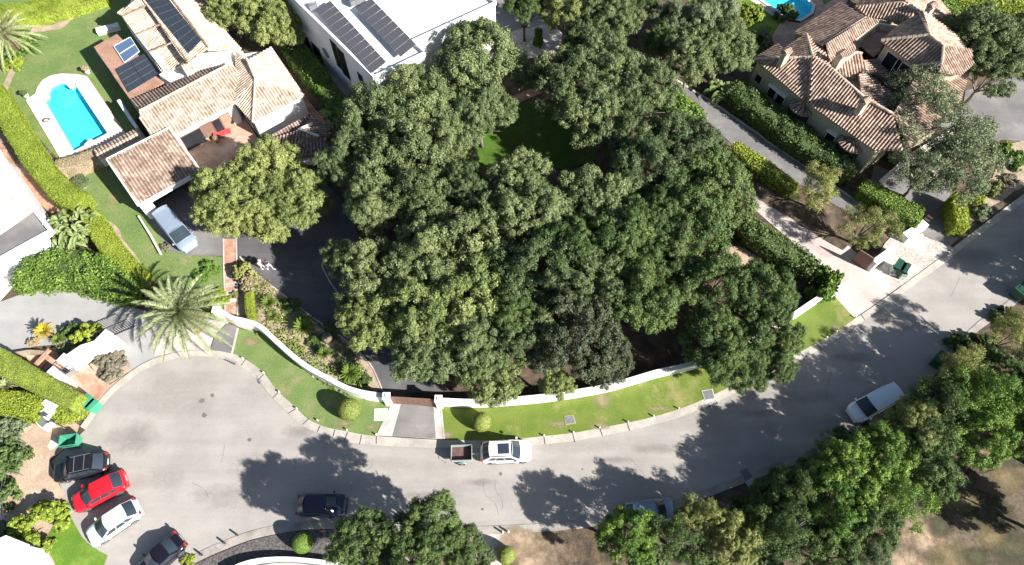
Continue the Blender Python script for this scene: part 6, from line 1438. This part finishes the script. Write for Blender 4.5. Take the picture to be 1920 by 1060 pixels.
hedge([(30, 525), (75, 500), (130, 498), (190, 515), (245, 540)], [1.6, 3.4, 3.8, 3.4, 2.6], 1.7, 'l_green', 'large bright green oleander mass beside the pale driveway', rough=.7, dens=210, leafsize=.11, lump=.3, cat='shrub')
# ---------------------------------------------------------------- clipped balls and bushes
ball(655, 768, 21, 'l_ball', 'clipped green ball bush on the west lawn left of the square cover')
ball(903, 791, 18, 'l_ball', 'clipped green ball bush on the east lawn above the white car')
ball(949, 1041, 17, 'l_ball', 'lime-green ball bush at the bottom edge by the pale paving')
ball(567, 1018, 19, 'l_green', 'dark green ball bush on the shaded cobbles')
ball(614, 634, 10, 'l_purple', 'small round grey-green bush in the garden bed')
bush(350, 1054, 15, 'l_lime', 'small lime bush at the bottom edge beside the black car', h=.6)
bush(60, 985, 50, 'l_lime', 'large lime-green leafy bush beside the corner lawn', h=.75, kind='bush2')
bush(20, 1000, 30, 'l_mid', 'dark bush in the shade at the lower left edge')
bush(5, 860, 38, 'l_mid', 'green shrub on the left edge beside the wire fence', h=.8)
bush(8, 805, 34, 'l_olive', 'grey-green shrub on the left edge below the lime hedge')
bush(5, 925, 30, 'l_mid', 'lower green shrub on the left edge beyond the wire fence')
bush(205, 685, 34, 'l_purple', 'dusty brown-green shrub in the plot before the entrance wall', h=.45)
bush(162, 628, 31, 'l_lime', 'round yellow-green shrub behind the broad entrance wall', h=.9)
bush(128, 620, 20, 'l_mid', 'dark green shrub between the yellow cycad and the round shrub')
bush(118, 655, 14, 'l_olive', 'pale spiky plant at the top of the terracotta steps', h=.6)
bush(60, 640, 12, 'l_cream', 'cream flowering clump under the yellow cycad', h=.6)
bush(84, 692, 9, 'l_lime', 'small lime shrub in the shade behind the clipped hedge', h=.7)
bush(120, 742, 18, 'l_purple', 'low flowering shrub on the entrance corner', h=.4)
bush(310, 462, 10, 'l_purple', 'small grey shrub by the parked silver van')
bush(385, 505, 24, 'l_green', 'low green ground cover patch on the lawn behind the palm', h=.4)
bush(400, 560, 26, 'l_lime', 'lime leafy clump under the palm beside the path', h=.5)
bush(452, 505, 22, 'l_yellow', 'pale yellow-green shrub at the top of the garden bed', h=.9)
bush(462, 530, 20, 'l_cream', 'cream-flowering shrub in the garden bed', h=.9)
bush(440, 552, 9, 'l_yellow', 'small yellow-green shrub beside the lime hedge row')
bush(525, 628, 15, 'l_yellow', 'yellow-green shrub below the middle cycads', h=.6)
bush(545, 645, 16, 'l_yellow', 'low yellow shrub at the wall below the large cycad', h=.5)
bush(660, 700, 22, 'l_green', 'bright green leafy bush beside the lowest cycad', h=.6)
bush(650, 668, 14, 'l_olive', 'sparse grass clump on the pale soil of the garden bed', h=.4)
bush(540, 570, 20, 'l_mid', 'dark shrub at the edge of the shaded drive', h=.5)
bush(610, 625, 26, 'l_mid', 'dark green ground cover along the drive edge', h=.25)
for x_, y_, r_, l_, t_ in [(560, 655, 13, 'l_yellow', 'yellow-green low shrub hugging the garden wall'), (583, 640, 11, 'l_mid', 'little dark shrub beside the largest cycad'), (640, 722, 14, 'l_green', 'green shrub at the low end of the garden wall'), (480, 545, 13, 'l_mid', 'dark shrub between the top cycads and the drive edge'), (630, 690, 12, 'l_yellow', 'yellow-green tuft beside the lowest cycad'), (490, 618, 12, 'l_yellow', 'yellow tuft just inside the garden wall'), (682, 712, 14, 'l_mid', 'dark shrub near the brown gate end of the bed'), (525, 600, 13, 'l_lime', 'lime tuft between the two upper cycads'), (595, 655, 10, 'l_mid', 'dark tuft just above the pale rock')]: bush(x_, y_, r_, l_, t_, h=.6)
hedge([(470, 520), (492, 548), (505, 590), (540, 640)], [1.4, 2.2, 2.6, 1.2], .35, 'l_yellow', 'low yellow-green ground cover between the upper cycads', rough=.35, dens=90, leafsize=.10, core='tan', lump=.08)
hedge([(548, 580), (590, 618), (640, 660), (675, 705)], [1.0, 1.3, 1.4, 1.2], .3, 'l_mid', 'low dark ground cover along the kerb of the shaded drive', rough=.3, dens=90, leafsize=.10, core='tan', lump=.08)
hedge([(545, 650), (590, 690), (640, 722), (690, 738)], [1.0, 1.2, 1.4, .8], .35, 'l_green', 'low green ground cover inside the curved garden wall', rough=.35, dens=80, leafsize=.11, core='tan', lump=.08)
bush(1834, 372, 17, 'l_lime', 'rounded lime bush beside the tall narrow hedge', h=.9)
bush(1845, 395, 20, 'l_olive', 'grey-green bush at the kerb by the tall narrow hedge', h=.6)
bush(1870, 350, 20, 'l_yellow', 'rounded yellow-green bush on the villa verge', h=.8)
bush(1895, 335, 16, 'l_purple', 'brownish low bush near the right kerb corner', h=.5)
bush(1905, 290, 26, 'l_green', 'green bush near the right edge under the villa court', h=.8)
bush(1888, 275, 18, 'l_lime', 'small lime bush beside the shadow on the villa court', h=.7)
bush(1350, 170, 1, 'l_lime', 'tiny lime sprout under the fan palm')
bush(1477, 18, 22, 'l_mid', 'dark round bush with a brown top beside the blue pool', h=.9)
bush(1430, 68, 24, 'l_olive', 'grey-green bush between the lawn and the villa roof', h=.9)
bush(1406, 16, 26, 'l_lime', 'bright lime bush by the blue pool corner', h=.9)
bush(1010, 60, 9, 'l_green', 'slim green cypress beside the pale gravel', name='cypress', h=4.2, cat='tree')
bush(75, -5, 14, 'l_purple', 'purplish shrub on the top left edge', h=.8)
bush(35, 80, 30, 'l_green', 'dark green shrub under the top left palm', h=.6)
bush(20, 115, 22, 'l_lime', 'lime shrub below the top left palm', h=.5)
bareshrub(1232, 30, 30, 3.0, 'bare grey-brown shrub between the top oaks')
bareshrub(1330, 1015, 34, 3.4, 'bare grey twiggy shrub between the yellow-green tree and its neighbour at the bottom')
bareshrub(1350, 965, 24, 3.0, 'small bare twiggy shrub near the bottom road edge')
# ---------------------------------------------------------------- palms and cycads
palm(335, 585, 100, 4.2, 'large date palm spreading over the left driveway')
palm(8, 62, 62, 3.2, 'date palm at the top left edge', nf=52)
cycad(82, 621, 25, 'l_cycadyellow', 'yellow cycad beside the pale driveway', h=1.0)
cycad(108, 637, 17, 'l_cycad', 'green cycad right of the yellow one', h=.6)
cycad(503, 568, 22, 'l_cycad', 'green-yellow cycad nearest the brick path', h=.7); cycad(567, 614, 28, 'l_cycad', 'largest green-yellow cycad in the middle of the garden bed', h=.8)
cycad(607, 663, 19, 'l_cycad', 'green cycad between the rock and the lower bushes', h=.6); cycad(655, 699, 26, 'l_cycad', 'green cycad at the lower end of the garden bed', h=.7)
cycad(510, 592, 16, 'l_cycad', 'small yellowing cycad just below the one nearest the path', h=.3)
cycad(12, 722, 22, 'l_palm', 'pale spiky palm between the two left hedges', h=.8); cycad(15, 775 - 30, 12, 'l_cycad', 'small green cycad at the left edge by the lime hedge', h=.5)
broadleaf(138, 425, 50, 'l_banana', 'clump of large pale green banana leaves beside the lime hedge', h=2.6, n=120, ll=1.25, lw=.2)
broadleaf(622, 225, 22, 'l_banana', 'broad-leaved plant in the side yard beside the tiled porch', h=2.8, n=22, ll=1.3, lw=.22)
broadleaf(1353, 168, 22, 'l_banana', 'fan-leaved palm beside the lane kerb', h=1.6, n=34, ll=1.3, lw=.34, name='fan_palm', cat='palm tree')
# ---------------------------------------------------------------- trees
G = 'oaks of the central garden'
CT = [
 (893, 115, 95, 9.5, 'oak1', 'l_oak', 'grey-green oak beside the right corner of the white house'),
 (900, 205, 62, 8, 'oak2', 'l_oak', 'oak just below the grey-green oak by the white house'),
 (720, 215, 88, 8.5, 'oak3', 'l_oak', 'grey-green oak in front of the white house corner'),
 (790, 190, 78, 9, 'oak1', 'l_oak', 'oak between the white house corner and the dark lawn'),
 (655, 290, 58, 8, 'oak2', 'l_oak', 'oak overlapping the tiled porch of the Spanish house'),
 (745, 300, 92, 9.5, 'tuft1', 'l_oak', 'big oak left of the sunlit garden lawn'),
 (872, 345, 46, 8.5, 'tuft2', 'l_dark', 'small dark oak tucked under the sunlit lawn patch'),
 (640, 480, 40, 6, 'tuft1', 'l_oak', 'small oak bough nearest the shaded drive'),
 (1230, 400, 55, 9, 'tuft2', 'l_mid', 'tufted oak wedged between the round dark oak and the clearing'),
 (960, 590, 50, 8, 'oak3', 'l_mid', 'green oak wedged between the pale and the dull brown oaks'),
 (1060, 450, 55, 10, 'tuft1', 'l_mid', 'tufted green oak in the very middle of the canopy'),
 (835, 265, 62, 8, 'oak3', 'l_oak', 'oak at the left edge of the sunlit lawn patch'),
 (700, 370, 62, 8, 'oak1', 'l_oak', 'oak overhanging the upper end of the dark drive'),
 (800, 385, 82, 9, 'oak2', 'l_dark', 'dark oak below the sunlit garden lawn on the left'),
 (1060, 150, 75, 9, 'tuft1', 'l_dark', 'tufted dark oak at the upper end of the garden'),
 (1140, 120, 68, 9.5, 'tuft2', 'l_oak', 'tufted oak left of the lane at the top'),
 (1205, 160, 62, 9, 'tuft1', 'l_oak', 'tufted oak touching the upper lane'),
 (1110, 215, 70, 8.5, 'tuft2', 'l_oak', 'tufted oak right of the dark garden lawn'),
 (1180, 235, 62, 8, 'tuft1', 'l_dark', 'small dark oak beside the orange soil patch'),
 (1290, 270, 72, 8.5, 'oak1', 'l_dark', 'oak beside the shaded verge of the lane'),
 (1220, 315, 78, 9, 'oak3', 'l_dark', 'dark oak in the upper right of the canopy'),
 (1335, 345, 82, 9, 'dense2', 'l_mid', 'large green oak leaning over the lower lane verge'),
 (1288, 412, 88, 9, 'oak2', 'l_mid', 'green oak above the bare orange clearing'),
 (975, 335, 62, 9.5, 'tuft2', 'l_oak', 'pale tufted oak below the sunlit lawn'),
 (1000, 400, 72, 10, 'oak1', 'l_oak', 'tall oak in the middle of the canopy'),
 (1120, 375, 82, 9.5, 'dense1', 'l_oak', 'round dark oak right of the canopy middle'),
 (1165, 440, 78, 9.5, 'oak2', 'l_mid', 'green oak left of the bare clearing'),
 (895, 430, 78, 9.5, 'tuft1', 'l_oak', 'tufted oak in the left middle of the canopy'),
 (800, 480, 78, 9, 'oak3', 'l_oak', 'oak above the two lobed oaks of the drive'),
 (700, 520, 76, 7.5, 'oak1', 'l_oak', 'lobed oak nearest the walking people'),
 (690, 605, 58, 6.5, 'tuft2', 'l_oaklight', 'oak overhanging the bend of the dark drive'),
 (780, 580, 85, 8.5, 'oak2', 'l_oaklight', 'big pale oak left of centre'),
 (880, 545, 78, 9, 'tuft1', 'l_oaklight', 'yellowish tufted oak left of the dark brown oak'),
 (800, 660, 66, 6.8, 'tuft2', 'l_oak', 'oak over the drive just above the brown gate'),
 (890, 640, 68, 7.5, 'oak3', 'l_oak', 'oak above the east wall near the gate'),
 (925, 700, 62, 5.8, 'tuft1', 'l_oaklight', 'pale oak hanging over the white east wall'),
 (1043, 716, 34, 5.4, 'tuft2', 'l_oaklight', 'small pale tree touching the white east wall'),
 (985, 625, 62, 7.5, 'oak1', 'l_dark', 'dark oak behind the small pale tree'),
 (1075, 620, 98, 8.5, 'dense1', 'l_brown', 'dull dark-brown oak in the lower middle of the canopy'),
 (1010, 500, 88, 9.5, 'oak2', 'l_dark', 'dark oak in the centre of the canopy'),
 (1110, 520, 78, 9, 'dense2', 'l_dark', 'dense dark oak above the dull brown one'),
 (1200, 550, 78, 8.5, 'oak3', 'l_mid', 'green oak between the dull brown oak and the right group'),
 (1230, 470, 60, 8, 'oak1', 'l_mid', 'green oak beside the left end of the clearing'),
 (1135, 672, 55, 6, 'dense2', 'l_brown', 'low dull oak above the white wall right of centre'),
 (1338, 528, 72, 8, 'oak2', 'l_mid', 'green oak below the orange clearing'),
 (1430, 545, 66, 7.5, 'oak3', 'l_mid', 'green oak left of the far lawn corner'),
 (1345, 640, 70, 7, 'oak1', 'l_mid', 'green oak overhanging the white wall end'),
 (1440, 625, 66, 7, 'dense1', 'l_mid', 'dense green oak touching the far lawn'),
 (1395, 685, 50, 5.5, 'oak2', 'l_mid', 'low green oak hanging over the road kerb'),
 (1460, 680, 36, 5.5, 'oak3', 'l_mid', 'small green oak at the kerb of the far lawn'),
]
for x, y, r, h, k, l, lab in CT: tree(x, y, r, h, k, l, lab, G)
G = 'trees around the left houses'
for x, y, r, h, k, l, lab in [(425, 365, 78, 6.8, 'dense1', 'l_light', 'light green oak nearest the silver van'), (500, 315, 72, 7.2, 'dense2', 'l_light', 'light green oak over the shaded patio'), (550, 370, 72, 6.8, 'dense1', 'l_light', 'light green oak between the patio and the dark drive'), (480, 400, 62, 6, 'oak2', 'l_light', 'low light green oak overhanging the brick path'),
 (425, 8, 48, 7, 'dense2', 'l_light', 'light green tree at the top edge by the tiled ridge'), (505, 30, 62, 7.5, 'dense1', 'l_light', 'light green tree between the two houses at the top'), (545, 62, 28, 5.5, 'oak1', 'l_light', 'narrow light green tree at the end of the bright hedge')]: tree(x, y, r, h, k, l, lab, G)
G = 'trees along the top edge'
for x, y, r, h, k, l, lab in [(985, 5, 38, 7, 'oak3', 'l_mid', 'small tree at the top edge beside the white house'), (1062, 15, 52, 7.5, 'oak1', 'l_light', 'yellow-green tree at the top edge above the cypress'), (1140, 25, 62, 8.5, 'dense2', 'l_dark', 'dark dense tree at the top edge'), (1100, 72, 42, 7, 'oak2', 'l_dark', 'small dark tree behind the tufted oaks'), (1205, 0, 34, 6.5, 'dense1', 'l_mid', 'rounded tree at the top edge beside the bare shrub'),
 (1265, 40, 46, 7, 'oak3', 'l_olive', 'grey tree right of the bare shrub'), (1335, 30, 62, 8, 'oak1', 'l_olive', 'grey-green tree at the top beside the lime bush'), (1300, 100, 58, 8, 'tuft2', 'l_oak', 'oak at the upper bend of the lane'), (1360, 85, 58, 8, 'oak3', 'l_oak', 'oak above the fan-leaved palm'), (1250, 75, 40, 6.5, 'oak2', 'l_mid', 'dark little tree at the lane corner')]: tree(x, y, r, h, k, l, lab, G)
G = 'trees around the cream villa'
for x, y, r, h, k, l, lab, nm in [(1735, 205, 85, 8, 'airy1', 'l_olive', 'wispy grey-green olive in front of the villa tower', 'olive_tree'), (1800, 290, 88, 7, 'airy2', 'l_olive', 'wide wispy olive over the villa drive', 'olive_tree'), (1735, 320, 55, 6, 'airy1', 'l_olive', 'lower wispy olive by the round planter', 'olive_tree'), (1870, 120, 62, 8, 'oak1', 'l_dark', 'dark oak right of the villa tower', 'oak_tree'), (1850, 60, 66, 8.5, 'oak2', 'l_oak', 'oak behind the villa tower at the top right', 'oak_tree'), (1910, 60, 48, 8, 'dense2', 'l_dark', 'dark oak at the right edge near the top', 'oak_tree'),
 (1540, 352, 48, 4.8, 'airy2', 'l_yellow', 'small olive-yellow tree over the lane', 'small_tree'), (1630, 420, 50, 5, 'airy1', 'l_yellow', 'small olive-yellow tree beside the dark gate panel', 'small_tree')]: tree(x, y, r, h, k, l, lab, G, name=nm, flat=1.1)
G = 'trees of the lower right slope'
for x, y, r, h, k, l, lab in [
 (1800, 690, 52, 6, 'airy2', 'l_yellow', 'wispy yellow-green tree above the van'), (1900, 625, 44, 6, 'airy1', 'l_yellow', 'wispy tree at the right edge below the green bin'), (1855, 735, 70, 7, 'airy2', 'l_green', 'green wispy tree on the upper slope'), (1770, 770, 66, 6.5, 'airy1', 'l_mid', 'dark green tree right of the pale van'),
 (1720, 800, 56, 6, 'oak1', 'l_yellow', 'bright green tree below the pale van'), (1840, 810, 66, 6.5, 'oak2', 'l_green', 'green tree at the slope edge above the dry field'), (1915, 760, 62, 6, 'oak3', 'l_green', 'green tree at the right edge above the dry field'), (1660, 850, 62, 6.5, 'tuft1', 'l_green', 'bright tufted tree by the shaded road'),
 (1740, 870, 62, 6, 'tuft2', 'l_mid', 'green tree in the middle of the slope'), (1600, 880, 66, 6.5, 'tuft2', 'l_green', 'yellow-green tufted tree near the road edge'), (1545, 860, 46, 5, 'airy2', 'l_olive', 'pale grey-green tree nearest the shaded road'), (1680, 930, 62, 6, 'airy2', 'l_green', 'rounded green tree at the left end of the dry field'),
 (1570, 945, 66, 6, 'tuft1', 'l_green', 'tufted green tree in the lower middle of the slope'), (1630, 985, 62, 5.5, 'oak2', 'l_mid', 'green tree over the sandy gap'), (1500, 925, 52, 5.5, 'airy1', 'l_mid', 'dark green tree below the road grating'), (1470, 1005, 66, 5.5, 'airy2', 'l_mid', 'mid-green tree at the bottom right of the yellow-green one'),
 (1560, 1040, 60, 5, 'oak1', 'l_mid', 'dark tree at the bottom edge'), (1640, 1050, 42, 4.5, 'airy1', 'l_olive', 'pale green tree at the bottom edge by the sandy gap'), (1445, 935, 40, 3.8, 'oak3', 'l_mid', 'small dark shrubby tree in the shade by the verge'), (1880, 690, 40, 5.5, 'oak2', 'l_mid', 'dark tree at the right edge beside the wispy one')]: tree(x, y, r, h, k, l, lab, G, name='slope_tree')
G = 'trees along the lower road edge'
for x, y, r, h, k, l, lab in [(810, 990, 62, 8.5, 'tuft1', 'l_mid', 'tall tufted tree at the lower road edge'), (680, 1015, 62, 8, 'tuft2', 'l_mid', 'tufted tree beside the dark ball bush'), (755, 1040, 72, 8, 'tuft1', 'l_mid', 'tufted tree cut off by the bottom edge'), (860, 1020, 46, 6.5, 'tuft2', 'l_mid', 'tufted branch tree left of the lime ball bush'), (895, 1050, 34, 4, 'tuft2', 'l_dark', 'small dark tree between the tufted tree and the lime ball'),
 (1178, 1012, 60, 5.6, 'tuft1', 'l_green', 'vivid green tree left of the bare twiggy shrub'), (1272, 1008, 56, 5.2, 'airy1', 'l_mid', 'dull green tree covering the grey-blue car'), (1325, 965, 46, 5.2, 'airy2', 'l_yellow', 'yellowish tree just right of the grey-blue car'), (1378, 1012, 58, 5.5, 'dense1', 'l_yellow', 'rounded yellow-green tree at the bottom')]: tree(x, y, r, h, k, l, lab, G, name='roadside_tree')
for x_, y_, r_, l_, t_ in [(1425, 1000, 34, 'l_mid', 'dark scrub between the rounded yellow-green tree and the slope trees'), (1440, 1045, 34, 'l_dark', 'dark scrub at the bottom edge right of the yellow-green tree'), (1330, 1045, 30, 'l_mid', 'scrub at the bottom edge under the bare twiggy shrub'), (1232, 1048, 30, 'l_dark', 'dark scrub at the bottom edge beside the vivid green tree'), (1395, 950, 22, 'l_mid', 'low shrub on the shaded verge below the pale slab'), (1475, 895, 26, 'l_mid', 'low shrub at the shaded road edge right of the grating'), (1520, 880, 26, 'l_dark', 'dark shrub at the foot of the pale grey-green tree'), (1700, 775, 28, 'l_mid', 'shrub just behind the pale van'), (1640, 815, 26, 'l_mid', 'shrub at the road edge below the pale van'), (1800, 640, 22, 'l_mid', 'shrub beside the bin where the road meets the bank'), (1850, 650, 34, 'l_mid', 'dark shrub below the wispy tree on the bank'), (1890, 590, 24, 'l_mid', 'low shrub beside the bin at the right edge'), (1755, 745, 30, 'l_dark', 'dark shrub on the bank above the van'), (1590, 820, 24, 'l_mid', 'low shrub at the road edge left of the tufted trees')]: bush(x_, y_, r_, l_, t_, name='scrub', h=.8)
# trees just outside the frame, whose shadows fall on the road
G = 'roadside trees to the right of the picture'
for x, y, r, h, lab in [(2085, 505, 95, 7, 'oak beyond the right edge casting the upper road shadow'), (2150, 430, 95, 7, 'oak beyond the right edge by the upper kerb'), (2000, 760, 95, 7, 'oak just beyond the right edge at mid height'),
 (2000, 840, 80, 7, 'oak beyond the right edge above the dry field'), (2010, 985, 75, 6, 'oak beyond the right edge beside the dry field')]: tree(x, y, r, h, 'dense1', 'l_dark', lab, G)
tree(1985, 690, 62, 6.5, 'airy2', 'l_yellow', 'wispy tree beyond the right edge casting the feathery road shadow', G)
